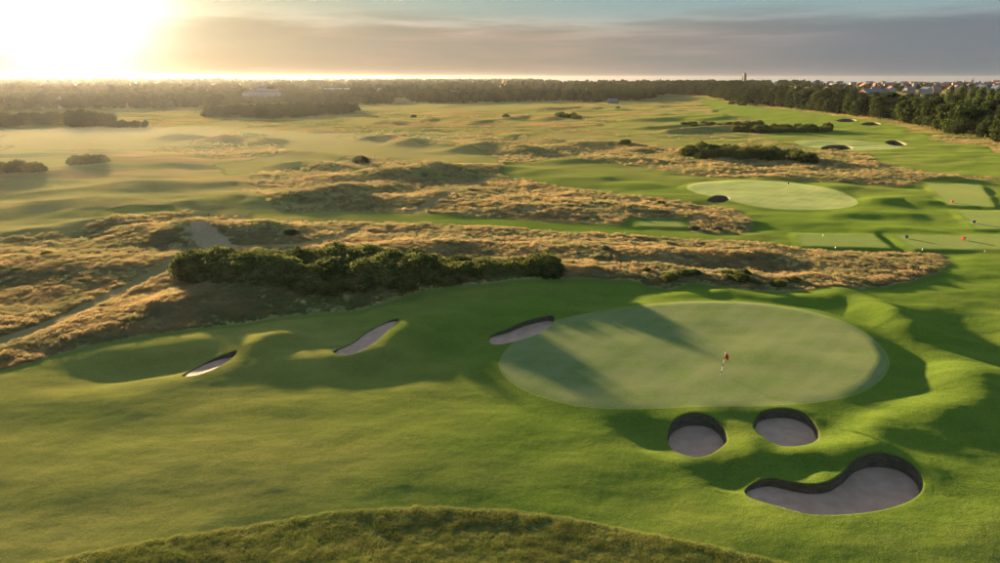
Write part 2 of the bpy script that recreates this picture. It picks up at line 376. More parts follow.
# -- hummocks across the far course (dark near sides in the picture)
for p, h, w in [([(285,160),(308,157),(330,161)],2.6,5), ([(280,150),(320,152),(345,156)],1.4,6), ([(372,136),(395,134),(415,139)],2.2,6), ([(400,142),(430,140),(450,143)],1.8,6),
                ([(468,145),(495,141),(530,147)],2.8,7), ([(485,139),(520,134),(550,139)],1.6,7), ([(232,137),(250,133),(270,138)],2.4,7), ([(168,135),(180,133),(190,135)],1.8,5),
                ([(200,139),(220,138)],1.5,5), ([(560,146),(590,141),(630,143)],1.8,7), ([(640,147),(680,150),(700,152)],1.4,6), ([(560,160),(600,157),(650,160)],1.2,6),
                ([(380,121),(390,119),(400,121)],1.8,6), ([(425,119),(440,117),(455,119)],1.8,7), ([(475,121),(485,119)],1.8,6), ([(510,117),(530,114),(550,117)],1.8,8),
                ([(640,118),(680,116),(720,114)],2.2,9), ([(650,126),(700,124),(730,121)],1.8,8), ([(670,129),(720,126),(760,124)],2.4,6), ([(540,108),(580,106),(620,108)],1.8,9),
                ([(110,158),(150,156),(180,160)],1.2,8), ([(100,164),(150,161)],0.8,8), ([(60,122),(90,119),(120,121)],1.0,10), ([(440,106),(480,104)],1.5,10), ([(700,118),(730,116)],1.8,8),
                ([(770,176),(800,172),(830,175)],1.4,5), ([(860,174),(900,171),(950,176)],1.6,5), ([(800,165),(840,163)],1.0,5), ([(690,170),(720,168)],1.0,5), ([(880,197),(905,194),(925,198)],1.4,3.6),
                ([(815,186),(845,184)],0.9,3.5), ([(830,213),(870,211),(905,213)],0.7,3.0), ([(870,228),(905,226),(940,230)],0.7,2.4), ([(520,172),(545,169)],0.9,4), ([(560,177),(600,176)],0.8,4),
                ([(615,182),(650,183)],0.7,4), ([(500,168),(520,167)],0.8,4), ([(700,188),(665,186)],-0.5,4), ([(730,205),(700,207)],-0.5,3)]:
    ridge(p, h, w)

def ridge_h(x, y):
    z = np.zeros(x.shape)
    for P, hs, w in RIDGES:
        lo = P.min(0) - 2.6 * w; hi = P.max(0) + 2.6 * w
        m = (x > lo[0]) & (x < hi[0]) & (y > lo[1]) & (y < hi[1])
        if not m.any(): continue
        xs, ys = x[m], y[m]
        # warp so that crests are not perfectly even
        xs = xs + 0.25 * w * perlin(xs / (2.2 * w) + 5, ys / (2.2 * w)); ys = ys + 0.25 * w * perlin(xs / (2.2 * w), ys / (2.2 * w) + 31)
        ds = []; hl = []
        for i in range(len(P) - 1):
            ax, ay = P[i]; ex, ey = P[i + 1] - P[i]; l2 = ex * ex + ey * ey + 1e-9
            t = np.clip(((xs - ax) * ex + (ys - ay) * ey) / l2, 0, 1)
            d = (xs - ax - t * ex) ** 2 + (ys - ay - t * ey) ** 2
            ds.append(d); hl.append(hs[i] + t * (hs[i + 1] - hs[i]))
        ds = np.array(ds); best = ds.min(0); wt = np.exp(-(ds - best) / (0.35 * w * w)); hh = (wt * np.array(hl)).sum(0) / wt.sum(0)
        q = np.sqrt(best) / w
        z[m] += hh * np.exp(-q * q * 1.1)
    return z

def sd_union(x, y, polys, reach):
    s = np.full(x.shape, float(reach))
    for P in polys: s = np.minimum(s, polysd(x, y, P, reach))
    return s
def zones(x, y):
    """signed distances (m, negative inside) of every kind of turf"""
    wob = 0.35 * perlin(x / 2.3, y / 2.3) * sstep(40, 90, y)
    far = sstep(150, 320, y)
    wobf = far * (7.0 * perlin(x / 26, y / 34) + 3.0 * perlin(x / 9, y / 11))
    z = {}
    mown = sd_union(x, y, MOWN, 30.0)
    for P in ROUGH_ON_MOWN: mown = np.maximum(mown, -polysd(x, y, P, 30.0))
    z['mown'] = mown + wob + wobf
    z['green'] = sd_union(x, y, GREENS, 30.0)
    z['tee'] = sd_union(x, y, TEES, 30.0) + 0.7 * perlin(x / 2.6, y / 3.1) + 0.4
    z['mown'] = np.minimum(z['mown'], np.minimum(z['green'], z['tee']) - 2.0)
    z['semi'] = polysd(x, y, SEMI, 30.0) + 0.12 * perlin(x / 0.8, y / 0.8)
    p = np.full(x.shape, 30.0)
    for P, w in PATHS: 
        lo = P.min(0) - 30; hi = P.max(0) + 30
        m = (x > lo[0]) & (x < hi[0]) & (y > lo[1]) & (y < hi[1])
        if m.any(): p[m] = np.minimum(p[m], polydist(x[m], y[m], P, False) - w * (1 + 0.25 * perlin(x[m] / 3, y[m] / 3)))
    z['path'] = p
    z['smooth'] = polysd(x, y, SMOOTH, 30.0) + 3.0 * perlin(x / 9, y / 9)
    z['scar'] = polysd(x, y, SCAR, 30.0) + 0.9 * perlin(x / 1.8, y / 1.8)
    return z
GREEN1_Z, GREEN2_Z = 0.35, 0.3
COAST = lambda x: 2300 - 0.35 * (x - 600)
def terrain(x, y, Z=None):
    x = np.asarray(x, float); y = np.asarray(y, float)
    if Z is None: Z = zones(x, y)
    z = ridge_h(x, y)
    r = sstep(-1.0, 4.0, Z['mown']) * sstep(-0.5, 2.5, Z['path'])
    near = 1 - sstep(250, 700, y)
    # gentle rolls on the mown ground, livelier hummocks under the long grass
    z = z + 0.27 * fbm(x / 19, y / 13, 2) + 0.062 * fbm(x / 6.5 + 3, y / 3.8, 3, 0.42) + 0.006 * fbm(x / 0.9, y / 0.8, 2) * (1 - sstep(60, 110, y))
    z = z + r * (near * (0.30 * fbm(x / 17 + 8, y / 13, 2) + 0.06 * fbm(x / 3.6, y / 3.2 + 4, 3)) + (1 - near) * 1.0 * fbm(x / 60, y / 45, 2) + sstep(150, 260, y) * (1 - sstep(600, 900, y)) * 0.38 * fbm(x / 26, y / 24, 2))
    z = z - 0.06 * (1 - sstep(-2.2, 0.3, Z['path']))
    z = z + 0.04 * sstep(-0.1, 0.35, Z['semi'] * -1)
    # putting greens and tees are levelled
    for P, zz in ((GREEN1, GREEN1_Z), (GREEN2, GREEN2_Z)):
        s = polysd(x, y, P, 8.0); k = 1 - sstep(-1.2, 3.2, s)
        z = z * (1 - k) + k * (zz + 0.10 * perlin(x / 14 + 2, y / 11) + 0.035 * perlin(x / 4.5, y / 4.5) + 0.012 * (y - P[:, 1].mean()))
    for P in TEES:
        s = polysd(x, y, P, 4.0); k = 1 - sstep(-0.3, 1.6, s)
        z = z * (1 - k) + k * (0.18 + 0.01 * perlin(x / 4, y / 4))
    z = z + 7.0 * sstep(900, 2200, y) * (1 - sstep(150, 500, x)) + 8.5 * sstep(560, 1250, y) * sstep(150, 500, x)
    z = z - 14.0 * sstep(-60, 160, y - COAST(x)) * sstep(150, 500, x)
    return z
def TZ(x, y): return float(terrain(np.array([x]), np.array([y]))[0])

# ------------------------------------------------------------------ turf material
def make_turf():
    m = NT("links_turf"); P = m.pos()
    sm, sg, stee, ss, sp, sc = (m.attr(k) for k in ('sd_mown', 'sd_green', 'sd_tee', 'sd_semi', 'sd_path', 'sd_scar'))
    big = m.noise(m.map(P, (0.035, 0.05, 0.05)), 1.0, 3); mid = m.noise(m.map(P, (0.16, 0.3, 0.3), rot=(0, 0, 0.25)), 1.0, 4, 0.6)
    fine = m.noise(P, 2.6, 5, 0.65); vfine = m.noise(P, 9.0, 3, 0.7)
    sepx = m.n('ShaderNodeSeparateXYZ'); m.put(sepx.inputs[0], P); X, Y = sepx.outputs[0], sepx.outputs[1]
    # fairway: lush round the green, thinner and yellower out on the left
    lush = m.math('ADD', m.mr(X, -31.0, 9.0), m.math('MULTIPLY_ADD', big, 2.0, -1.0), clamp=True)
    fw = m.mix(lush, (0.178, 0.168, 0.036), (0.086, 0.126, 0.012))
    fw = m.mix(m.mr(mid, 0.35, 0.68), fw, m.mix(lush, (0.125, 0.128, 0.026), (0.062, 0.100, 0.010)))
    fw = m.mix(m.math('MULTIPLY', m.mr(fine, 0.42, 0.7), 0.45), fw, m.mix(lush, (0.19, 0.155, 0.05), (0.12, 0.145, 0.03)))
    farw = m.mr(Y, 120.0, 300.0)
    fw = m.mix(m.math('MULTIPLY', farw, m.mr(m.math('ADD', mid, m.mr(X, 0.0, 220.0, 0.14, -0.1)), 0.38, 0.62)), fw, (0.17, 0.14, 0.045))
    gran = m.noise(P, 24.0, 2, 0.8); fw = m.mix(m.math('MULTIPLY', m.mr(gran, 0.35, 0.65), 0.40), fw, m.mix(0.55, fw, (0.02, 0.03, 0.004)))
    fw = m.mix(m.math('MULTIPLY', m.mr(vfine, 0.46, 0.66), 0.42), fw, m.mix(lush, (0.24, 0.20, 0.07), (0.155, 0.18, 0.05)))
    fw = m.mix(m.math('MULTIPLY', m.mr(m.noise(P, 6.0, 3, 0.7), 0.5, 0.68), 0.45), fw, m.mix(0.5, fw, (0.02, 0.03, 0.005)))
    # putting surface
    gr = m.mix(m.mr(mid, 0.3, 0.7), (0.105, 0.136, 0.036), (0.148, 0.160, 0.062))
    gr = m.mix(m.math('MULTIPLY', m.mr(fine, 0.4, 0.7), 0.45), gr, (0.165, 0.165, 0.072)); gr = m.mix(m.math('MULTIPLY', m.mr(vfine, 0.45, 0.65), 0.35), gr, (0.085, 0.105, 0.03))
    stripe = m.n('ShaderNodeTexWave'); stripe.inputs['Scale'].default_value = 0.14; stripe.inputs['Distortion'].default_value = 0.4; m.put(stripe.inputs['Vector'], m.map(P, rot=(0, 0, 0.7)))
    gr = m.mix(m.math('MULTIPLY', m.mr(stripe.outputs['Fac'], 0.42, 0.58), 0.13), gr, (0.175, 0.185, 0.075))
    # long grass
    rn = m.noise(m.map(P, (0.06, 0.12, 0.12)), 1.0, 5, 0.6)
    ro = m.mix(m.mr(rn, 0.36, 0.62), (0.150, 0.138, 0.046), (0.255, 0.180, 0.066))
    ro = m.mix(m.math('MULTIPLY', m.mr(fine, 0.45, 0.62), 0.4), ro, (0.110, 0.105, 0.038))
    ro = m.mix(m.math('MULTIPLY', m.mr(m.noise(P, 0.22, 3), 0.52, 0.7), 0.7), ro, (0.075, 0.095, 0.028))
    stre = m.noise(m.map(P, (0.012, 0.05, 0.05)), 1.0, 4, 0.6); stre2 = m.noise(m.map(P, (0.02, 0.07, 0.05), loc=(7, 3, 0)), 1.0, 4, 0.6)
    rof = m.mix(m.mr(stre, 0.40, 0.60), (0.135, 0.135, 0.036), (0.22, 0.135, 0.048)); rof = m.mix(m.math('MULTIPLY', m.mr(stre2, 0.47, 0.60), 0.8), rof, (0.072, 0.092, 0.026))
    ro = m.mix(m.mr(Y, 130.0, 260.0), ro, rof)
    ro = m.mix(m.math('MULTIPLY', m.mr(m.attr('sd_smooth'), -4.0, 3.0, 1.0, 0.0), 0.75), ro, m.mix(m.mr(stre2, 0.42, 0.58), (0.175, 0.145, 0.048), (0.115, 0.118, 0.034)))
    se = m.mix(m.mr(mid, 0.35, 0.65), (0.085, 0.108, 0.020), (0.125, 0.118, 0.034))
    stre = m.noise(m.map(P, (0.012, 0.05, 0.05)), 1.0, 4, 0.6); stre2 = m.noise(m.map(P, (0.02, 0.07, 0.05), loc=(7, 3, 0)), 1.0, 4, 0.6)
    rof = m.mix(m.mr(stre, 0.40, 0.60), (0.135, 0.135, 0.036), (0.22, 0.135, 0.048)); rof = m.mix(m.math('MULTIPLY', m.mr(stre2, 0.47, 0.60), 0.8), rof, (0.072, 0.092, 0.026))
    ro = m.mix(m.mr(Y, 130.0, 260.0), ro, rof)
    se = m.mix(m.mr(fine, 0.45, 0.65), se, (0.055, 0.062, 0.018))
    pa = m.mix(m.mr(fine, 0.35, 0.65), (0.225, 0.150, 0.068), (0.175, 0.130, 0.048))
    sa = m.mix(m.mr(fine, 0.35, 0.65), (0.27, 0.185, 0.115), (0.19, 0.145, 0.075))
    edge = m.math('MULTIPLY_ADD', vfine, 0.3, -0.15)
    def inside(sd, w): return m.mr(m.math('ADD', sd, edge), -w, w, 1.0, 0.0)
    isr = m.mr(m.math('ADD', sm, m.math('MULTIPLY_ADD', fine, 1.0, -0.5)), -0.25, 0.45)
    col = m.mix(isr, fw, ro)
    # first cut: a darker band of longer turf between fairway and long grass
    band = m.math('MULTIPLY', m.mr(sm, -1.3, -0.9), m.mr(sm, 0.1, 0.5, 1.0, 0.0))
    col = m.mix(m.math('MULTIPLY', band, 0.55), col, (0.070, 0.090, 0.018))
    col = m.mix(inside(ss, 0.12), col, se)
    dry = m.math('MULTIPLY', m.mr(ss, 0.0, 0.12), m.mr(ss, 0.12, 0.34, 1.0, 0.0))  # thin lighter line along the edge of the coarse strip
    col = m.mix(m.math('MULTIPLY', dry, 0.35), col, (0.25, 0.23, 0.06))
    col = m.mix(m.math('MULTIPLY', inside(stee, 0.8), 0.32), col, m.mix(mid, (0.165, 0.185, 0.072), (0.19, 0.19, 0.085)))
    ring = m.math('MULTIPLY', m.mr(sg, -0.02, 0.05), m.mr(sg, 0.16, 0.26, 1.0, 0.0))
    col = m.mix(inside(sg, 0.10), col, gr)
    col = m.mix(m.math('MULTIPLY', ring, 0.5), col, (0.19, 0.20, 0.07))
    col = m.mix(m.math('MULTIPLY', m.mr(m.math('ADD', sp, m.math('MULTIPLY_ADD', fine, 1.2, -0.6)), -0.5, 0.5, 1.0, 0.0), 0.8), col, pa)
    col = m.mix(m.mr(sc, -0.4, 0.3, 1.0, 0.0), col, sa)
    # relief: smooth on the green, nap on the fairway, tussocks in the rough
    nap = m.math('ADD', m.math('MULTIPLY', fine, 0.6), m.math('MULTIPLY', vfine, 0.5))
    b1 = m.bump(nap, m.math('MULTIPLY_ADD', inside(sg, 0.1), -0.35, 0.55), 0.10)
    tus = m.noise(P, 1.15, 5, 0.7)
    b2 = m.bump(tus, m.math('MULTIPLY', m.math('MAXIMUM', isr, m.math('MULTIPLY', inside(ss, 0.15), 0.9)), 0.3), 0.5, b1)
    df = m.n('ShaderNodeBsdfDiffuse'); m.put(df.inputs[0], col); m.put(df.inputs[1], 0.6); m.put(df.inputs['Normal'], b2)
    # the nap of the blades catches light that comes from behind
    sh = m.n('ShaderNodeBsdfSheen'); m.put(sh.inputs[0], m.mix(m.math('MULTIPLY_ADD', m.math('MAXIMUM', inside(sg, 0.1), m.math('MULTIPLY', inside(stee, 0.8), 0.32)), m.math('ADD', m.mr(Y, 90.0, 120.0, -0.04, -0.3), m.mr(Y, 220.0, 320.0, 0.0, 0.27)), 0.82), col, (0.0, 0.0, 0.0))); sh.inputs[1].default_value = 0.55; m.put(sh.inputs['Normal'], b1)
    ad = m.n('ShaderNodeAddShader'); m.put(ad.inputs[0], df.outputs[0]); m.put(ad.inputs[1], sh.outputs[0])
    return m.done(ad.outputs[0])
TURF = make_turf()
def add_zone_attrs(me, Z):
    for k in ('mown', 'green', 'tee', 'semi', 'path', 'scar', 'smooth'):
        a = me.attributes.new('sd_' + k, 'FLOAT', 'POINT'); a.data.foreach_set('value', np.asarray(Z[k], np.float32))

# ------------------------------------------------------------------ ground sheet
def build_ground():
    ys = []
    y = 31.0
    while y < 900:
        ys.append(y)
        h = CAM_H; dep = math.atan2(h, y); # depth that one photo pixel spans here
        step = (y * y + h * h) / h * math.cos(dep - PITCH) ** 2 / F
        y += min(max(step * 0.95, 0.10), 2.2 if y < 420 else 7.0)
    while y < 8000: ys.append(y); y *= 1.03
    ys = np.array([-600, -300, -150, -70, -30, -10, 0, 8, 15, 20, 24, 27, 29.0] + ys)
    ks = np.concatenate([-np.geomspace(6, 0.90, 26), np.linspace(-0.88, 0.88, 960), np.geomspace(0.90, 6, 26)])
    wid = np.maximum(ys, 27.0) * CA + CAM_H * SA
    X = ks[None, :] * wid[:, None]; Y = np.repeat(ys[:, None], len(ks), 1)
    nr, nc = X.shape
    Z = zones(X.ravel(), Y.ravel()); H = terrain(X.ravel(), Y.ravel(), Z)
    V = np.stack([X.ravel(), Y.ravel(), H], 1)
    idx = np.arange(nr * nc).reshape(nr, nc)
    Fq = np.stack([idx[:-1, :-1], idx[:-1, 1:], idx[1:, 1:], idx[1:, :-1]], -1).reshape(-1, 4)
    # vertex normals of the whole sheet, kept when it is cut into zones
    a = V[Fq[:, 2]] - V[Fq[:, 0]]; b = V[Fq[:, 3]] - V[Fq[:, 1]]; n = np.cross(a, b); n /= np.linalg.norm(n, axis=1)[:, None] + 1e-12
    VN = np.zeros_like(V)
    for k in range(4): np.add.at(VN, Fq[:, k], n)
    VN /= np.linalg.norm(VN, axis=1)[:, None] + 1e-12
    # holes for the bunkers
    hole = np.zeros(len(V), bool)
    for P, wh, lab in BUNKERS: hole |= polysd(V[:, 0], V[:, 1], P, 3.0) < 0.03
    Fq = Fq[~hole[Fq].any(1)]
    cz = {k: v[Fq].mean(1) for k, v in Z.items()}
    cx, cy = V[Fq][:, :, 0].mean(1), V[Fq][:, :, 1].mean(1)
    cls = np.where(cz['mown'] > 0, 1, 0)                         # 0 fairway, 1 rough
    cls = np.where(cz['semi'] < 0, 2, cls)
    cls = np.where(cz['path'] < 0, np.where(cx > -5, np.where(cy > 300, 1, 4), 3), cls)
    cls = np.where(cz['scar'] < 0, 5, cls)
    for i, P in enumerate(TEES): cls = np.where(polysd(cx, cy, P, 3.0) < 0, 10 + i, cls)
    for i, P in enumerate(GREENS): cls = np.where(polysd(cx, cy, P, 3.0) < 0, 20 + i, cls)
    names = {0: ('fairway', 'mown green fairway running from the foreground round the putting green'), 1: ('rough_ground', 'rolling links ground under long dry golden grass'),
             2: ('first_cut', 'coarser darker grass strip along the bottom edge'), 3: ('grass_track', 'worn pale track climbing past the golden mound at left'), 4: ('dirt_track', 'narrow dirt track cutting through the dunes behind the walkway'),
             5: ('sand_scar', 'bare sandy scar on the near face of a dune below the signpost'),
             10: ('tee', 'level tee strip by the farthest red marker box'), 11: ('tee', 'level tee with the upper dark marker box'), 12: ('tee', 'nearest level tee with a red and a dark green marker box'),
             13: ('tee', 'small pale tee just behind the rough island'), 14: ('tee', 'small square tee tucked in the long grass by the walkway'), 15: ('tee', 'hazy small tee among the dunes at left'),
             20: ('putting_green', 'large oval putting green with the red flag'), 21: ('putting_green', 'second putting green farther up the middle right'), 22: ('putting_green', 'small far putting green ringed by dark bunkers')}
    for c, (nm, lab) in names.items():
        f = Fq[cls == c]
        if not len(f): continue
        used, inv = np.unique(f, return_inverse=True)
        me = mesh_np(nm, V[used], inv.reshape(-1, 4), TURF)
        add_zone_attrs(me, {k: v[used] for k, v in Z.items()})
        me.normals_split_custom_set_from_vertices(VN[used])
        tag(link(nm, me), lab, nm.replace('_', ' ').split(' ')[-1] if nm in ('first_cut',) else nm.replace('_', ' '), kind='structure')
build_ground()

# ------------------------------------------------------------------ bunkers
def make_sand():
    m = NT("bunker_sand"); P = m.pos(); a = m.noise(P, 0.9, 4); b = m.noise(P, 14.0, 3, 0.7)
    c = m.mix(m.mr(a, 0.35, 0.65), (0.315, 0.190, 0.128), (0.38, 0.235, 0.165)); c = m.mix(m.math('MULTIPLY', m.mr(b, 0.4, 0.7), 0.35), c, (0.165, 0.105, 0.075))
    rake = m.n('ShaderNodeTexWave'); rake.inputs['Scale'].default_value = 2.2; rake.inputs['Distortion'].default_value = 5.0; m.put(rake.inputs['Vector'], P)
    return m.done(m.pbr(c, 0.95, 0.1, m.bump(m.math('ADD', m.math('MULTIPLY', rake.outputs['Fac'], 0.6), b), 0.7, 0.06)))
def make_sod():
    m = NT("stacked_turf"); P = m.pos(); sp = m.map(P, (1.2, 1.2, 22.0)); a = m.noise(sp, 1.0, 5, 0.7); b = m.noise(P, 5.0, 4, 0.7)
    c = m.mix(m.mr(a, 0.35, 0.65), (0.045, 0.036, 0.026), (0.12, 0.095, 0.062)); c = m.mix(m.math('MULTIPLY', m.mr(b, 0.5, 0.72), 0.5), c, (0.16, 0.13, 0.06))
    return m.done(m.pbr(c, 0.95, 0.05, m.bump(m.math('ADD', a, b), 0.7, 0.06)))
SAND, SOD = make_sand(), make_sod()
def build_bunker(P, hmax, label):
    yc = P[:, 1].mean(); cell = 0.2 if yc < 95 else (0.6 if yc < 250 else 2.4)
    n = len(P); cen = P.mean(0)
    area = 0.5 * np.sum(P[:, 0] * np.roll(P[:, 1], -1) - np.roll(P[:, 0], -1) * P[:, 1])
    if area < 0: P = P[::-1]
    t = np.roll(P, -1, 0) - np.roll(P, 1, 0); t /= np.linalg.norm(t, axis=1)[:, None] + 1e-9
    nrm = np.stack([t[:, 1], -t[:, 0]], 1)                       # outward
    for _ in range(3): nrm = (np.roll(nrm, 1, 0) + 2 * nrm + np.roll(nrm, -1, 0)); nrm /= np.linalg.norm(nrm, axis=1)[:, None]
    zl = terrain(P[:, 0], P[:, 1])
    for _ in range(4): zl = (np.roll(zl, 1) + 2 * zl + np.roll(zl, -1)) / 4
    far = sstep(-0.35, 0.75, nrm[:, 1] + 0.15 * nrm[:, 0])
    for _ in range(4): far = (np.roll(far, 1) + 2 * far + np.roll(far, -1)) / 4
    wmin = 0.10 if yc < 95 else 0.75 * hmax; wh = wmin + (hmax - wmin) * far
    zf = zl - wh
    base = np.median(zf); zf = base + (zf - base) * (0.15 if hmax > 0.7 else 0.3) - (0.24 if hmax > 0.7 else 0.13); zf = np.minimum(zf, zl - 0.10)
    root = empty('bunker', (cen[0], cen[1], base))
    ctr = np.array([cen[0], cen[1], base])
    # turf lip over the cut edge of the ground
    rings = []; W = max(0.55, 2.2 * cell)
    offs = [(-0.05, -0.07), (-0.06, -0.01), (-0.02, 0.010), (0.10, 0.012), (0.3 * W, 0.012), (0.7 * W, 0.010), (W, 0.003), (W + 0.12, -0.03)]
    for o, dz in offs:
        Q = P + nrm * o; zz = terrain(Q[:, 0], Q[:, 1]) if o > 0.05 else zl
        rings.append(np.column_stack([Q, zz + dz]))
    V = np.concatenate(rings); fs = []
    for r in range(len(rings) - 1):
        for i in range(n): fs.append((r * n + i, (r + 1) * n + i, (r + 1) * n + (i + 1) % n, r * n + (i + 1) % n))
    me = mesh_np('turf_lip', V - ctr, fs, TURF); add_zone_attrs(me, zones(V[:, 0], V[:, 1]))
    e = 0.12 if yc < 95 else 0.5; X_, Y_ = V[:, 0], V[:, 1]       # the lip shades as one with the ground round it
    tn = np.column_stack([terrain(X_ - e, Y_) - terrain(X_ + e, Y_), terrain(X_, Y_ - e) - terrain(X_, Y_ + e), np.full(len(V), 2 * e)]); tn /= np.linalg.norm(tn, axis=1)[:, None]
    roll = np.repeat([0.9, 0.7, 0.35, 0.0, 0, 0, 0, 0], n)[:, None]; tn[:, :2] -= roll * np.tile(nrm, (len(offs), 1)) * 0.6; tn /= np.linalg.norm(tn, axis=1)[:, None]
    me.normals_split_custom_set_from_vertices(tn); link('turf_lip', me, root)
    # stacked turf wall, layer upon layer
    L = max(4, int(hmax / 0.085)) if yc < 95 else 5
    rings = []
    for k in range(L + 1):
        q = k / L
        for s in ((0.0, 1.0) if 0 < k < L else (0.0,)):
            o = -0.02 - 0.16 * q * hmax - (0.035 if s else 0.0) + RNG.normal(0, 0.006, n)
            Q = P + nrm * np.asarray(o)[:, None]
            rings.append(np.column_stack([Q, zl + 0.0 + (zf - 0.08 - zl) * q - s * 0.004]))
    V = np.concatenate(rings); fs = []
    for r in range(len(rings) - 1):
        for i in range(n): fs.append((r * n + i, r * n + (i + 1) % n, (r + 1) * n + (i + 1) % n, (r + 1) * n + i))
    link('turf_wall', mesh_np('turf_wall', V - ctr, np.array(fs)[:, ::-1], SOD, smooth=False), root)
    # raked sand floor
    st = 0.22 if yc < 95 else (0.5 if yc < 250 else 1.6)
    gx, gy = np.meshgrid(np.arange(P[:, 0].min(), P[:, 0].max(), st), np.arange(P[:, 1].min(), P[:, 1].max(), st)); gx, gy = gx.ravel(), gy.ravel()
    ins = polysd(gx, gy, P, 5.0) < -0.35 * st; gx, gy = gx[ins], gy[ins]
    E = P + nrm * 0.06
    pts = [Vector(p) for p in E] + [Vector(p) for p in zip(gx, gy)]
    vo, _, fo, _, _, _ = delaunay_2d_cdt(pts, [(i, (i + 1) % n) for i in range(n)], [list(range(n))], 1, 1e-5)
    vo = np.array([tuple(v) for v in vo])
    d2 = (vo[:, None, 0] - P[None, :, 0]) ** 2 + (vo[:, None, 1] - P[None, :, 1]) ** 2; w = 1 / (d2 + 0.05) ** 1.5
    zz = (w * zf[None]).sum(1) / w.sum(1); ds = np.sqrt(d2.min(1))
    zz = zz - 0.10 * sstep(0, 1.6, ds) + 0.035 * fbm(vo[:, 0] / 0.9, vo[:, 1] / 0.7, 3) * sstep(0.1, 0.6, ds)
    link('sand', mesh_np('sand', np.column_stack([vo, zz]) - ctr, np.array([f for f in fo if len(f) == 3]), SAND), root)
    tag(root, label, 'bunker', 'sand bunkers on the links')
for b in BUNKERS: build_bunker(*b)

# ------------------------------------------------------------------ vegetation
def leaf_mat(name, a, b, c, trans=0.35, patch=0.06):
    """foliage: colour drifts from plant to plant and clump to clump, thin leaves let the sun through"""
    m = NT(name); oi = m.n('ShaderNodeObjectInfo'); P = m.pos()
    n1 = m.noise(P, 0.55, 3); n2 = m.noise(oi.outputs['Location'], patch, 3)
    k = m.math('ADD', m.math('MULTIPLY', oi.outputs['Random'], 0.5), m.math('MULTIPLY', n2, 0.5))
    col = m.mix(m.mr(k, 0.25, 0.72), a, b); col = m.mix(m.math('MULTIPLY', m.mr(n1, 0.45, 0.7), 0.6), col, c)
    d = m.n('ShaderNodeBsdfDiffuse'); m.put(d.inputs[0], col); t = m.n('ShaderNodeBsdfTranslucent'); m.put(t.inputs[0], m.mix(0.5, col, (0.30, 0.24, 0.04), 'SCREEN') if False else col)
    s = m.n('ShaderNodeMixShader'); s.inputs[0].default_value = trans; m.put(s.inputs[1], d.outputs[0]); m.put(s.inputs[2], t.outputs[0])
    return m.done(s.outputs[0])
LEAF = leaf_mat("broad_leaves", (0.020, 0.030, 0.009), (0.038, 0.050, 0.013), (0.055, 0.060, 0.016), 0.16, 0.02)
LEAF2 = leaf_mat("poplar_leaves", (0.042, 0.062, 0.015), (0.062, 0.080, 0.020), (0.080, 0.090, 0.025), 0.22, 0.02)
PINE = leaf_mat("pine_needles", (0.016, 0.024, 0.010), (0.026, 0.034, 0.013), (0.035, 0.040, 0.015), 0.12, 0.02)
GORSE = leaf_mat("gorse_spines", (0.040, 0.052, 0.015), (0.082, 0.090, 0.024), (0.145, 0.138, 0.040), 0.28, 0.05)
SCRUB = leaf_mat("pale_scrub_leaves", (0.10, 0.105, 0.06), (0.13, 0.13, 0.075), (0.15, 0.14, 0.08), 0.25, 0.05)
def tuft_mat():
    m = NT("dry_fescue"); oi = m.n('ShaderNodeObjectInfo'); L = oi.outputs['Location']
    n1 = m.noise(m.map(L, (0.055, 0.085, 0.05)), 1.0, 4, 0.6); n2 = m.noise(m.map(L, (0.22, 0.3, 0.2), loc=(5, 2, 0)), 1.0, 3, 0.6)
    col = m.mix(m.mr(n1, 0.38, 0.62), (0.175, 0.145, 0.058), (0.295, 0.195, 0.078))
    col = m.mix(m.math('MULTIPLY', m.mr(n2, 0.46, 0.64), 0.75), col, (0.118, 0.122, 0.044))
    col = m.mix(m.math('MULTIPLY', oi.outputs['Random'], 0.4), col, (0.21, 0.168, 0.10))
    # greener sward on the damp slope in front of the gorse
    sp = m.n('ShaderNodeSeparateXYZ'); m.put(sp.inputs[0], L)
    damp = m.math('MULTIPLY', m.math('MULTIPLY', m.mr(sp.outputs[0], -42.0, -30.0), m.mr(sp.outputs[0], 2.0, 10.0, 1.0, 0.0)), m.mr(sp.outputs[1], 97.0, 101.0, 1.0, 0.0))
    col = m.mix(m.math('MULTIPLY', damp, m.mr(n2, 0.3, 0.6, 0.55, 0.95)), col, (0.105, 0.125, 0.036))
    d = m.n('ShaderNodeBsdfDiffuse'); m.put(d.inputs[0], col); t = m.n('ShaderNodeBsdfTranslucent'); m.put(t.inputs[0], col)
    s = m.n('ShaderNodeMixShader'); s.inputs[0].default_value = 0.30; m.put(s.inputs[1], d.outputs[0]); m.put(s.inputs[2], t.outputs[0])
    return m.done(s.outputs[0])
FESCUE = tuft_mat()
GREENTUFT = leaf_mat("coarse_green_grass", (0.11, 0.14, 0.024), (0.165, 0.15, 0.045), (0.10, 0.105, 0.028), 0.35, 0.25)
BARK = plain("bark", (0.085, 0.065, 0.045), 0.95, 0.1, 0.3, 3.0)

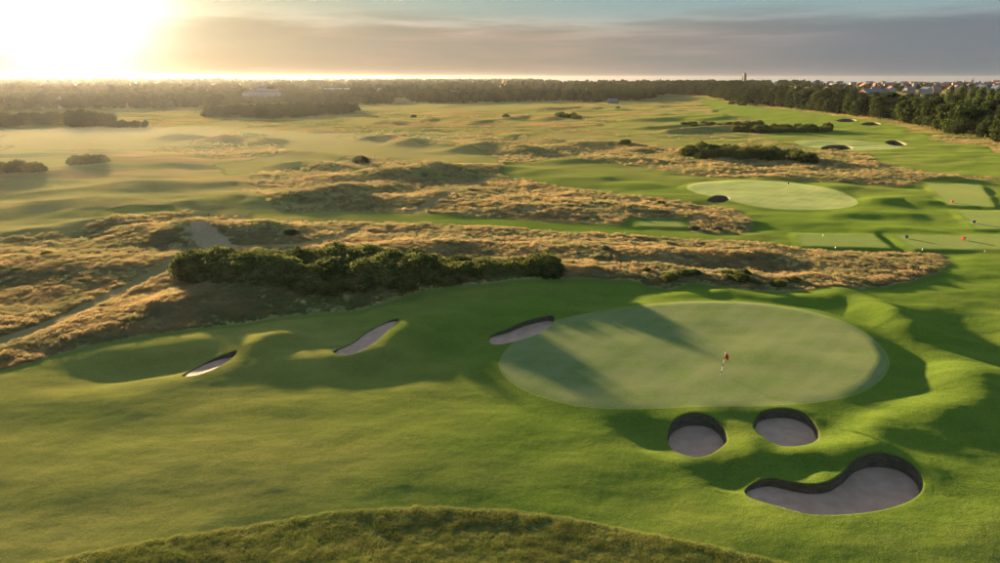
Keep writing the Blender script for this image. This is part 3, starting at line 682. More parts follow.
def leaf_cloud(rng, cen, rad, n, size, flat=1.0, inner=0.55):
    """n small leaf-clump quads through an ellipsoid shell"""
    d = rng.normal(size=(n, 3)); d /= np.linalg.norm(d, axis=1)[:, None]
    r = (inner + (1 - inner) * rng.random(n) ** 0.6)[:, None] * (1 + 0.10 * rng.normal(size=(n, 1)))
    c = np.asarray(cen) + d * r * np.asarray(rad)
    nr = d * 0.8 + rng.normal(size=(n, 3)) * 0.75; nr[:, 2] *= flat; nr /= np.linalg.norm(nr, axis=1)[:, None]
    u = np.cross(nr, rng.normal(size=(n, 3))); u /= np.linalg.norm(u, axis=1)[:, None]; v = np.cross(nr, u)
    s = (size * rng.uniform(0.6, 1.35, n))[:, None]
    u = u * s; v = v * s * rng.uniform(0.55, 1.0, n)[:, None]
    return np.stack([c - u - 0.3 * v, c + 0.2 * u - v, c + u + 0.3 * v, c - 0.2 * u + v], 1)
def quads_mesh(name, Q, mat):
    Q = np.concatenate(Q); return mesh_np(name, Q.reshape(-1, 3), np.arange(len(Q) * 4).reshape(-1, 4), mat, smooth=False)
def make_tree(kind, seed):
    """(trunk mesh, crown mesh) of a tree 10 units tall"""
    rng = np.random.default_rng(seed); tb = MB(); Q = []
    if kind == 'broad':
        hw = rng.uniform(3.2, 4.6); lean = rng.uniform(-.3, .3, 2)
        tb.tube([(0, 0, -0.4), (0.05, 0, 1.2), (lean[0] * .6, lean[1] * .6, 3.2), (lean[0], lean[1], 6.5)], [0.36, 0.28, 0.2, 0.07], 7)
        nb = rng.integers(11, 15)
        for i in range(nb):
            a = i * 2.4 + rng.uniform(-.4, .4); lv = rng.uniform(0, 1); rr = hw * (0.30 + 0.42 * rng.random()) * (1.0 - 0.55 * max(0, lv - 0.45)); z = 1.5 + 6.3 * lv
            c = (math.cos(a) * rr, math.sin(a) * rr, z); r = rng.uniform(1.25, 2.1) * (1.1 - 0.25 * lv)
            tb.tube([(lean[0] * .5, lean[1] * .5, 2.2 + lv * 2.2), (c[0] * .5, c[1] * .5, z * .75 + .6), (c[0] * .85, c[1] * .85, z)], [0.13, 0.09, 0.03], 5)
            Q.append(leaf_cloud(rng, c, (r * 1.1, r * 1.1, r * 0.85), 300, 0.27))
        Q.append(leaf_cloud(rng, (0, 0, 7.4), (hw * .42, hw * .42, 2.0), 380, 0.27))
        Q.append(leaf_cloud(rng, (0, 0, 4.2), (hw * .75, hw * .75, 3.4), 480, 0.32, inner=0.3))
        mat = LEAF
    elif kind == 'poplar':
        tb.tube([(0, 0, -0.4), (0, 0, 3), (0.05, 0, 8.6)], [0.2, 0.16, 0.04], 7)
        for i in range(13):
            z = 1.6 + i * 0.62; r = 1.35 * math.sin(math.pi * min(1, (i + 2.2) / 16)) ** 0.8 + 0.15; a = i * 2.2
            c = (math.cos(a) * r * .45, math.sin(a) * r * .45, z)
            tb.tube([(0, 0, z - 1.0), (c[0] * .6, c[1] * .6, z - .3), (c[0], c[1], z)], [0.06, 0.04, 0.02], 4)
            Q.append(leaf_cloud(rng, c, (r * .85, r * .85, 0.95), 210, 0.17))
        mat = LEAF2
    elif kind == 'pine':
        tb.tube([(0, 0, -0.4), (0.1, 0, 4), (0.15, 0.1, 9.0)], [0.24, 0.18, 0.05], 7)
        for i in range(12):
            z = 3.0 + 0.58 * i; a = i * 2.4; r = 2.2 * (1 - 0.07 * i) * rng.uniform(.7, 1.1)
            c = (math.cos(a) * r * .6, math.sin(a) * r * .6, z)
            tb.tube([(0.1, 0, z - .3), (c[0], c[1], z)], [0.07, 0.02], 4)
            Q.append(leaf_cloud(rng, c, (1.2, 1.2, 0.55), 210, 0.18, 1.4))
        mat = PINE
    else:   # shrub: many stems, low
        for i in range(6):
            a = i * 1.05; tb.tube([(0, 0, -0.3), (math.cos(a) * 1.2, math.sin(a) * 1.2, 2.4), (math.cos(a) * 2.6, math.sin(a) * 2.6, 5.5)], [0.22, 0.14, 0.04], 5)
        for i in range(13):
            a = i * 2.4; rr = 4.6 * math.sqrt((i + .5) / 13); c = (math.cos(a) * rr, math.sin(a) * rr, 4.6 + rng.uniform(-1.2, 1.8) - rr * .35); r = rng.uniform(1.8, 2.9)
            Q.append(leaf_cloud(rng, c, (r, r, r * .95), 300, 0.26))
            Q.append(leaf_cloud(rng, (c[0], c[1], 1.6), (r, r, 1.6), 110, 0.28))
        mat = LEAF
    return tb.mesh(kind + '_trunk', BARK, True), quads_mesh(kind + '_crown', Q, mat)
TREES = {'broad': [make_tree('broad', 40 + i) for i in range(7)], 'poplar': [make_tree('poplar', 60 + i) for i in range(3)],
         'pine': [make_tree('pine', 70 + i) for i in range(3)], 'shrub': [make_tree('shrub', 80 + i) for i in range(3)]}
LOOK = {'broad': 'round crowned broadleaf tree', 'poplar': 'tall pale green poplar', 'pine': 'dark pine', 'shrub': 'low spreading thorn tree'}

def make_gorse(seed, mat):
    rng = np.random.default_rng(seed); tb = MB(); Q = []
    for i in range(7):
        a = i * 0.9 + rng.uniform(-.2, .2); tb.tube([(0, 0, -0.1), (math.cos(a) * .35, math.sin(a) * .35, .4), (math.cos(a) * .9, math.sin(a) * .9, 1.0)], [0.06, 0.04, 0.015], 5)
    for i in range(20):
        a = i * 2.4; rr = 1.35 * math.sqrt((i + .5) / 20); r = rng.uniform(0.32, 0.55); z = max(0.38, 1.3 - 0.55 * rr * rr * .8 + rng.uniform(-.22, .28))
        Q.append(leaf_cloud(rng, (math.cos(a) * rr, math.sin(a) * rr, z), (r, r, r * 1.05), 150, 0.095, 0.9, 0.6))
        Q.append(leaf_cloud(rng, (math.cos(a) * rr, math.sin(a) * rr, z * .4), (r * 1.05, r * 1.05, z * .45), 50, 0.11, 0.8, 0.5))
    return tb.mesh('gorse_stem', BARK, True), quads_mesh('gorse_foliage', Q, mat)
GORSES = [make_gorse(100 + i, GORSE) for i in range(5)]
SCRUBS = [make_gorse(120 + i, SCRUB) for i in range(2)]

def put_plant(name, protos, x, y, s, sz, rz, label, cat, group, z=None):
    t, c = protos; o = empty(name, (x, y, TZ(x, y) if z is None else z), rz); o.scale = (s, s, sz)
    link('trunk' if cat == 'tree' else 'stem', t, o); link('crown' if cat == 'tree' else 'foliage', c, o)
    return tag(o, label, cat, group)
ORD = lambda n: f"{n}{'th' if 10 <= n % 100 <= 20 else {1: 'st', 2: 'nd', 3: 'rd'}.get(n % 10, 'th')}"

# -- woods: ground polygons (photo pixels), tree heights, spacing
PXX = lambda x, y, z: 500 + F * x / (y * CA + (CAM_H - z) * SA)
WOODS = [   # name phrase, polygon, height range, spacing, kinds
    ('the right fairway tree belt', [(700,97),(740,103.5),(800,110),(880,119.5),(950,133),(1000,144),(1100,165),(1140,140),(1000,118),(940,106),(880,102),(800,97.5),(740,94)], (10.5, 20), 8.5, ('broad', 'broad', 'broad', 'broad', 'pine')),
    ('the wood before the clubhouse', [(150,106),(240,104),(330,103),(392,104),(392,99),(340,95),(255,96),(150,99)], (6, 12), 9, ('broad',)),
    ('the dark thicket below the clubhouse', [(205,117),(280,117.5),(352,113.5),(358,110),(300,108),(240,110)], (5.5, 8), 7.5, ('broad', 'shrub')),
    ('the trees round the cottages', [(-40,112),(60,110),(150,108),(225,107),(225,98.5),(120,99.5),(40,101),(-40,102)], (6, 14), 10, ('broad',)),
    ('the hazy bushy clump at left', [(66,126),(92,127.5),(110,126),(106,122.5),(84,121),(70,122)], (6.5, 8.5), 6.5, ('shrub', 'broad')),
    ('the low bushes beside that clump', [(106,127.5),(145,128.5),(147,126),(112,125)], (3, 4.5), 6, ('shrub',)),
    ('the misty hedge at the far left', [(-60,128),(0,127),(40,125),(62,124),(62,121),(0,121),(-60,122)], (5, 7), 8, ('shrub',)),
    ('the central wood beyond the dunes', [(408,102.5),(450,103),(500,102),(560,101),(600,102),(600,97),(560,96),(480,96),(410,97)], (6, 14), 10, ('broad', 'broad', 'pine')),
    ('the copse behind the hut', [(588,99.5),(620,101),(654,99),(650,95),(620,92.5),(590,93.5)], (11, 15), 10, ('broad',)),
    ('the tree line under the church tower', [(655,96),(700,97.5),(740,97),(740,91.5),(690,90),(660,90.5)], (13, 17), 12, ('broad', 'broad', 'pine')),
]
POPLARS = [(946,116),(955,118),(966,121),(974,124),(985,125),(992,128),(1003,130),(1012,127),(978,117),(960,111),(998,120)]
def scatter(poly, spacing, rng, nmax=100000):
    P = GP(poly); lo, hi = P.min(0), P.max(0); nx = max(1, int((hi[0] - lo[0]) / spacing)); ny = max(1, int((hi[1] - lo[1]) / spacing)); out = []
    for j in range(ny + 1):
        for i in range(nx + 1):
            out.append((lo[0] + (i + (j % 2) * .5 + rng.uniform(-.38, .38)) * spacing, lo[1] + (j + rng.uniform(-.38, .38)) * spacing))
    out = np.array(out); return out[polysd(out[:, 0], out[:, 1], P, 1.0) < 0]
def build_trees():
    rng = np.random.default_rng(21); C = []
    for w, (nm, poly, hr, sp, kinds) in enumerate(WOODS):
        pts = scatter(poly, sp, rng)
        for x, y in pts:
            h = rng.uniform(*hr); k = kinds[rng.integers(len(kinds))]
            if w == 0 and y > 1.0 * np.interp(PXX(x, y, 0), [700, 740, 800, 880, 950, 1000, 1100], [G(500, q)[1] for q in (96, 101, 107, 116, 128, 137, 156)]): h *= rng.uniform(.5, .68)
            cx, cy = G(265, 99.5)
            if abs(x - cx) < 34 and abs(y - cy) < 24: continue          # the clubhouse stands here
            if 238 < PXX(x, y, 0) < 290 and 560 < y < cy: h = min(h, 6.2 + 0.8 * rng.random())
            C.append([h / (y * CA), x, y, h, k, w, nm])
    for px, py in POPLARS:
        x, y = G(px, py); h = rng.uniform(20, 24.5); C.append([1.0, x, y, h, 'poplar', 99, 'the pale poplars at the right edge'])
    # nearer rows hide the ones behind: a tree counts by the height it shows over the rows in front
    C = [c for c in C if abs(PXX(c[1], c[2], c[3]) - 500) < 530]
    C.sort(key=lambda c: c[2]); sky = np.full(1200, 1e9); show = []
    for c in C:
        _, x, y, h = c[:4]; depth = y * CA + (CAM_H - h) * SA
        top = 78 + F * (CAM_H - h) / y * 0.92; bot = 78 + F * CAM_H / y * 0.92; px = PXX(x, y, h); hw = max(1.0, 0.35 * h / depth * F)
        a = int(np.clip(px - hw + 100, 0, 1198)); b = int(np.clip(px + hw + 100, a + 1, 1199))
        vis = np.maximum(0, np.minimum(sky[a:b], bot) - top).mean(); c[0] = vis * hw; sky[a:b] = np.minimum(sky[a:b], top + 0.12 * (bot - top))
    C.sort(key=lambda c: -c[0]); near, rest = C[:296], C[296:]
    near.sort(key=lambda c: PXX(c[1], c[2], 0)); cnt = {}; tot = {}
    for c in near: tot[(c[5], c[4])] = tot.get((c[5], c[4]), 0) + 1
    for c in near:
        _, x, y, h, k, w, nm = c; key = (w, k); cnt[key] = cnt.get(key, 0) + 1
        pr = TREES[k][rng.integers(len(TREES[k]))]; s = h / (10.0 if k != 'shrub' else 7.4); wd = s * rng.uniform(0.9, 1.15)
        lab = f"{LOOK[k]}, {ORD(cnt[key])} from left in {nm}" if tot[key] > 1 else f"{LOOK[k]} standing in {nm}"
        put_plant({'broad': 'broadleaf_tree', 'poplar': 'poplar_tree', 'pine': 'pine_tree', 'shrub': 'thorn_tree'}[k], pr, x, y, wd, s, rng.uniform(0, 6.28), lab, 'tree', nm[4:] if nm.startswith('the ') else nm)
    return rest
REST = build_trees()

# -- instanced masses: one object each, geometry nodes on scattered points
def instancer(name, pts, rot, scl, idx, protos, label, cat, parent_scale3=None):
    """pts (n,3); rot about z; scl (n,3); idx picks the prototype"""
    col = bpy.data.collections.new(name + '_kinds')
    for i, me in enumerate(protos):
        o = bpy.data.objects.new(f"{name}_kind_{i:02d}", me); col.objects.link(o)
    n = len(pts); me = bpy.data.meshes.new(name); me.vertices.add(n); me.vertices.foreach_set('co', np.asarray(pts, np.float32).ravel())
    def at(nm, typ, v, key='value'): a = me.attributes.new(nm, typ, 'POINT'); a.data.foreach_set(key, np.asarray(v).ravel())
    at('spin', 'FLOAT_VECTOR', np.column_stack([np.zeros(n), np.zeros(n), rot]).astype(np.float32), 'vector'); at('size', 'FLOAT_VECTOR', np.asarray(scl, np.float32), 'vector'); at('which', 'INT', np.asarray(idx, np.int32))
    g = bpy.data.node_groups.new(name + '_scatter', 'GeometryNodeTree'); g.interface.new_socket('Geometry', in_out='INPUT', socket_type='NodeSocketGeometry'); g.interface.new_socket('Geometry', in_out='OUTPUT', socket_type='NodeSocketGeometry')
    N = g.nodes.new; L = g.links.new; gi, go = N('NodeGroupInput'), N('NodeGroupOutput')
    ci = N('GeometryNodeCollectionInfo'); ci.inputs[0].default_value = col; ci.inputs['Separate Children'].default_value = True; ci.inputs['Reset Children'].default_value = True
    ip = N('GeometryNodeInstanceOnPoints'); L(gi.outputs[0], ip.inputs['Points']); L(ci.outputs[0], ip.inputs['Instance']); ip.inputs['Pick Instance'].default_value = True
    def na(nm, typ):
        k = N('GeometryNodeInputNamedAttribute'); k.data_type = typ; k.inputs['Name'].default_value = nm; return k.outputs['Attribute']
    L(na('which', 'INT'), ip.inputs['Instance Index']); L(na('size', 'FLOAT_VECTOR'), ip.inputs['Scale'])
    e2r = N('FunctionNodeEulerToRotation'); L(na('spin', 'FLOAT_VECTOR'), e2r.inputs[0]); L(e2r.outputs[0], ip.inputs['Rotation'])
    L(ip.outputs[0], go.inputs[0])
    o = link(name, me); md = o.modifiers.new('scatter', 'NODES'); md.node_group = g
    return tag(o, label, cat, kind='stuff')

def tuft_mesh(name, seed, n, spread, h, w, mat, lean=0.5, seg=2, heads=False):
    rng = np.random.default_rng(seed); V = []; Fs = []
    for i in range(n):
        a = rng.uniform(0, 6.28); r = spread * math.sqrt(rng.random()); x, y = r * math.cos(a), r * math.sin(a)
        hh = h * rng.uniform(0.55, 1.15); b = rng.normal(0.3, 0.9); ln = hh * rng.uniform(0.1, lean); o = rng.uniform(0, 6.28); ww = w * rng.uniform(.6, 1.3); wx, wy = math.cos(o) * ww, math.sin(o) * ww
        k = len(V)
        for s in range(seg + 1):
            t = s / seg; q = 1 - t * (0.6 if s < seg else 0.92); cx, cy, cz = x + math.cos(b) * ln * t * t, y + math.sin(b) * ln * t * t, hh * t * (1 - .12 * t)
            V += [(cx - wx * q, cy - wy * q, cz - 0.04), (cx + wx * q, cy + wy * q, cz - 0.04)]
        for s in range(seg): Fs.append((k + 2 * s, k + 2 * s + 1, k + 2 * s + 3, k + 2 * s + 2))
        if heads and rng.random() < .35:
            k = len(V); V += [(cx - .035, cy, cz - .14), (cx + .035, cy, cz - .14), (cx + .02, cy, cz + .03), (cx - .02, cy, cz + .03)]; Fs.append((k, k + 1, k + 2, k + 3))
    return mesh_np(name, V, Fs, mat, smooth=False)

def screen_scatter(n, x0, x1, y0, y1, rng):
    px = rng.uniform(x0, x1, n); py = rng.uniform(y0, y1, n)
    u = (px - 500) / F; v = (281.5 - py) / F; dz = -SA + v * CA; t = -CAM_H / dz
    return u * t, (CA + v * SA) * t

def build_grass():
    rng = np.random.default_rng(5)
    # long fescue over the dunes
    protos = [tuft_mesh(f'fescue_{i}', 200 + i, 58, 0.44, 0.60, 0.017, FESCUE, 0.7, 2, True) for i in range(5)]
    x, y = screen_scatter(230000, -60, 1060, 104, 400, rng); Z = zones(x, y)
    bunk = np.zeros(len(x), bool)
    ok = (Z['mown'] > 0.15 + 0.5 * rng.random(len(x))) & (Z['path'] > 0.25 * rng.random(len(x))) & (Z['scar'] > -0.3) & (Z['semi'] > 0)
    dens = (0.35 + 0.65 * sstep(-0.35, 0.15, fbm(x / 9, y / 9, 3))) * (1 - 0.9 * sstep(120, 420, y))
    dens = dens * (0.0 + 1.0 * sstep(-4, 3, Z['smooth']))
    ok &= rng.random(len(x)) < dens
    x, y = x[ok], y[ok]; Zk = {k: v[ok] for k, v in Z.items()}; z = terrain(x, y, Zk)
    s = rng.uniform(0.7, 1.3, len(x)) * (0.72 + np.clip((y - 90) / 330, 0, 1.2)) * (0.55 + 0.45 * sstep(0, 1.5, Zk['mown'])) * (0.75 + 0.5 * sstep(-0.5, 0.5, fbm(x / 3.2 + 9, y / 3.2, 2)))
    sz = s * rng.uniform(0.5, 0.85, len(x)) * (1 - 0.35 * sstep(120, 400, y))
    instancer('fescue_grass', np.column_stack([x, y, z]), rng.normal(0, 0.7, len(x)), np.column_stack([s, s, sz]), rng.integers(0, 5, len(x)), protos, 'tall dry golden fescue waving over the dunes', 'long grass')
    # coarse grass of the first cut in the foreground
    protos = [tuft_mesh(f'coarse_{i}', 220 + i, 34, 0.20, 0.13, 0.010, GREENTUFT, 1.2, 2) for i in range(4)]
    x, y = screen_scatter(42000, -30, 1030, 500, 590, rng); Z = zones(x, y); ok = Z['semi'] < -0.02; x, y = x[ok], y[ok]; z = terrain(x, y, {k: v[ok] for k, v in Z.items()})
    s = rng.uniform(0.6, 1.3, len(x)) * (0.7 + 0.5 * sstep(-.3, .3, fbm(x / 1.2, y / 1.2, 2)))
    instancer('coarse_grass', np.column_stack([x, y, z]), rng.uniform(0, 6.28, len(x)), np.column_stack([s, s, s]), rng.integers(0, 4, len(x)), protos, 'coarse uncut green grass along the bottom edge', 'grass')
build_grass()

def build_far_woods():
    """trees too many and too far to count: the wooded plain and gardens between course and horizon"""
    rng = np.random.default_rng(33); pts = []; sc = []; ix = []
    prot = [c for k in ('broad', 'pine') for _, c in TREES[k]]
    def put(x, y, h, k):
        pts.append((x, y, 0.0)); wd = h / 10 * rng.uniform(.95, 1.3); sc.append((wd, wd, h / 10)); ix.append(k)
    for c in REST: put(c[1], c[2], c[3], rng.integers(0, 7) if c[4] != 'pine' else 7 + rng.integers(0, 3))
    # belts of woodland, density falling into gardens on the right
    for (px0, px1, py0, py1, n, hr) in [(-80, 420, 81.5, 99, 2400, (11, 19)), (380, 660, 81, 95, 1500, (12, 19)), (640, 820, 80.5, 92, 900, (12, 18)), (800, 1100, 81.5, 104, 1000, (7, 12)), (-80, 240, 81.0, 86, 500, (17, 26)), (240, 700, 80.6, 84, 700, (17, 23))]:
        px = rng.uniform(px0, px1, n); py = py0 + (py1 - py0) * rng.random(n) ** 1.3
        for a, b in zip(px, py):
            x, y = G(a, b)
            if y > COAST(x) - 120 and x > 300: continue
            if fbm(np.array([x / 160.]), np.array([y / 160.]), 2)[0] < -0.25: continue
            if any((x - bx) ** 2 + (y - by) ** 2 < (br + 5) ** 2 for bx, by, br in KEEP): continue
            h = rng.uniform(*hr); put(x, y, h, rng.integers(0, 7) if rng.random() < .88 else 7 + rng.integers(0, 3))
    n = len(pts); P = np.array(pts); P[:, 2] = terrain(P[:, 0], P[:, 1]) - 0.2
    instancer('woodland', P, rng.uniform(0, 6.28, n), np.array(sc), ix, prot, 'far hazy woodland and garden trees stretching to the horizon', 'woodland')

# ------------------------------------------------------------------ gorse and scrub
def build_gorse():
    rng = np.random.default_rng(17)
    def clump(nm, group, n, poly, hr, name='gorse_bush', protos=GORSES, look='dark gorse bush', spacing=None):
        pts = scatter(poly, spacing, rng); rng.shuffle(pts)
        pts = pts[:n]; pts = pts[np.argsort(PXX(pts[:, 0], pts[:, 1], 0))]
        for i, (x, y) in enumerate(pts):
            h = rng.uniform(*hr); s = h / 1.75
            if 'long thicket' in nm: s *= (0.6 if 420 < PXX(x, y, 0) < 535 else 1.0) * float(np.clip(1.05 + 0.55 * perlin(np.array([x / 4.5]), np.array([y / 4.5]))[0], 0.6, 1.45))
            lab = f"{look}, {ORD(i + 1)} from left in {nm}" if len(pts) > 1 else f"{look} {nm}"
            put_plant(name, protos[rng.integers(len(protos))], x, y, s * rng.uniform(1.0, 1.4) * (1.35 if s < 1.0 else 1.0), s * rng.uniform(.85, 1.15), rng.uniform(0, 6.28), lab, 'gorse bush' if name == 'gorse_bush' else 'bush', group)
    clump('the long thicket behind the left bunkers', 'gorse thicket behind the left bunkers', 190,
          [(190,280),(215,288),(262,288),(330,290),(385,293),(430,298),(455,295),(480,290),(520,286),(552,285),(556,278),(540,272),(480,270),(400,267),(330,266),(255,267),(205,271)], (1.6, 2.5), spacing=2.15)
    clump('the thin scatter left of the bunker trio', 'small gorse on the slope above the left bunkers', 44, [(192,286),(250,295),(310,300),(372,302),(420,300),(400,292),(330,289),(250,286)], (0.7, 1.5), look='small low gorse bush', spacing=1.9)
    clump('the shaded clump behind the green', 'low gorse behind the green', 12, [(628,280),(650,284),(668,288),(690,282),(720,286),(760,289),(800,290),(830,286),(800,283),(740,279),(690,275),(650,275)], (0.55, 0.95), spacing=2.4)
    clump('the bank before the far small green', 'gorse bank before the far small green', 34, [(686,157),(720,160.5),(770,162),(812,163),(816,159),(790,155.5),(740,153),(700,152)], (2.6, 3.8), spacing=4.2)
    clump('the far double bank on the right fairway', 'gorse banks on the far right fairway', 34, [(732,132.5),(780,133),(830,132.5),(830,129.5),(790,128.5),(775,130),(760,128),(735,129)], (2.6, 3.6), spacing=5.4)
    clump('the thin bank behind the double bank', 'thin gorse bank on the far fairway', 14, [(672,127.5),(730,129),(732,126.5),(700,125.5),(675,126)], (1.4, 2.0), spacing=5.5)
    clump('the small far mound left of the fairway', 'gorse on the far mound', 7, [(550,118.5),(578,119),(576,115.5),(558,115)], (2.6, 3.4), spacing=6)
    clump('the hazy row at the left edge', 'hazy gorse row at the left', 16, [(-10,178),(40,177),(46,173),(0,173)], (2.2, 3.2), spacing=4)
    clump('the hazy row behind the left dune', 'hazy gorse behind the left dune', 9, [(64,169),(108,166),(106,163),(66,165)], (2.0, 2.8), spacing=4.5)
    clump('the distant bank beyond the far bunkers', 'distant gorse bank', 10, [(716,104.5),(775,107.5),(778,105.5),(730,103)], (2.2, 3.2), spacing=9)
    for px, py, h, look, nm, pr, name in [(361,163,3.2,'single round gorse bush','alone on the short grass before the hummocks',GORSES,'gorse_bush'), (625,147,2.6,'tiny dark gorse bush','on the crest of a golden dune',GORSES,'gorse_bush'),
            (291,237,1.5,'low rounded gorse bush','on the dune beside the sandy scar',GORSES,'gorse_bush'), (618,108,2.4,'lone dark gorse bush','far off on the pale course near the hut',GORSES,'gorse_bush'),
            (694,229,1.2,'pale grey scrub bush','beside the small square tee',SCRUBS,'scrub_bush'), (716,230,1.25,'pale grey scrub bush','at the rounded end of the long grass',SCRUBS,'scrub_bush'), (738,229,1.1,'pale grey scrub bush','at the tip of the long grass island',SCRUBS,'scrub_bush'),
            (604,255,1.0,'greyish scrub bush','in the shaded face of the golden dune',SCRUBS,'scrub_bush'), (506,118.5,3.0,'dark thorn bush','left of the far gorse mound',GORSES,'gorse_bush'), (413.5,117,2.6,'tiny dark bush','by the far strip of pale green',GORSES,'gorse_bush'),
            (48,261,0.9,'sparse green bush','on the crest of the golden mound at left',GORSES,'gorse_bush'), (660,206,1.3,'dark low bush','on the dune below the second green',GORSES,'gorse_bush')]:
        x, y = G(px, py); s = h / 1.75 * 0.8
        put_plant(name, pr[rng.integers(len(pr))], x, y, s * 1.3, s * 0.9, rng.uniform(0, 6), f"{look} {nm}", 'gorse bush' if name == 'gorse_bush' else 'bush', None)
build_gorse()

# ------------------------------------------------------------------ buildings
WHITEW = plain("white_render", (0.21, 0.205, 0.20), 0.9, 0.2, 0.08, 0.6); BRICK = plain("red_brick", (0.19, 0.088, 0.06), 0.9, 0.2, 0.25, 0.8)
CREAMW = plain("cream_render", (0.30, 0.24, 0.17), 0.9, 0.2, 0.1, 0.6); STONE = plain("grey_stone", (0.17, 0.155, 0.135), 0.9, 0.2, 0.2, 0.8)
SLATE = plain("slate_roof", (0.085, 0.085, 0.095), 0.7, 0.3, 0.25, 0.7); TILE = plain("clay_tile_roof", (0.23, 0.085, 0.05), 0.85, 0.2, 0.25, 0.7); PALER = plain("pale_sheet_roof", (0.24, 0.24, 0.25), 0.6, 0.3, 0.1, 0.5)
GLASS = plain("window_glass", (0.03, 0.035, 0.045), 0.15, 0.5, 0.1, 0.5); DARK = plain("dark_paint", (0.03, 0.03, 0.03), 0.6, 0.3); FRAME = plain("white_paint", (0.72, 0.70, 0.66), 0.6, 0.3, 0.05)
LEADM = plain("weathered_lead", (0.12, 0.13, 0.13), 0.6, 0.4)
KEEP = []
def wall_rect(mb, p0, p1, z0, z1, holes):
    """a wall face with window openings cut through it; holes are (s0, s1, z0, z1) along the wall"""
    (ax, ay), (bx, by) = p0, p1; L = math.hypot(bx - ax, by - ay); ux, uy = (bx - ax) / L, (by - ay) / L; nx, ny = uy, -ux
    ss = sorted({0.0, L, *[h[0] for h in holes], *[h[1] for h in holes]}); zs = sorted({z0, z1, *[h[2] for h in holes], *[h[3] for h in holes]})
    pt = lambda s, z, d=0.0: (ax + ux * s - nx * d, ay + uy * s - ny * d, z)
    for i in range(len(ss) - 1):
        for j in range(len(zs) - 1):
            c = ((ss[i] + ss[i + 1]) / 2, (zs[j] + zs[j + 1]) / 2)
            if any(h[0] < c[0] < h[1] and h[2] < c[1] < h[3] for h in holes): continue
            mb.add([pt(ss[i], zs[j]), pt(ss[i + 1], zs[j]), pt(ss[i + 1], zs[j + 1]), pt(ss[i], zs[j + 1])], [(0, 1, 2, 3)])
    for h in holes:
        a, b, c, d = h; D = 0.18
        for q in ([pt(a, c), pt(a, c, D), pt(b, c, D), pt(b, c)], [pt(a, d), pt(b, d), pt(b, d, D), pt(a, d, D)], [pt(a, c), pt(a, d), pt(a, d, D), pt(a, c, D)], [pt(b, c), pt(b, c, D), pt(b, d, D), pt(b, d)]): mb.add(q, [(0, 1, 2, 3)])
    def pane(h):
        g = MB(); a, b, c, d = h; D = 0.16; g.add([pt(a, c, D), pt(b, c, D), pt(b, d, D), pt(a, d, D)], [(0, 1, 2, 3)])
        fr = MB(); m = (a + b) / 2; w = 0.06; q = (c + d) / 2
        for s0, s1, y0, y1 in ((m - w, m + w, c, d), (a, m - w, q - w, q + w), (m + w, b, q - w, q + w)):
            fr.add([pt(s0, y0, D - .03), pt(s1, y0, D - .03), pt(s1, y1, D - .03), pt(s0, y1, D - .03)], [(0, 1, 2, 3)])
        return g, fr
    return [pane(h) for h in holes]
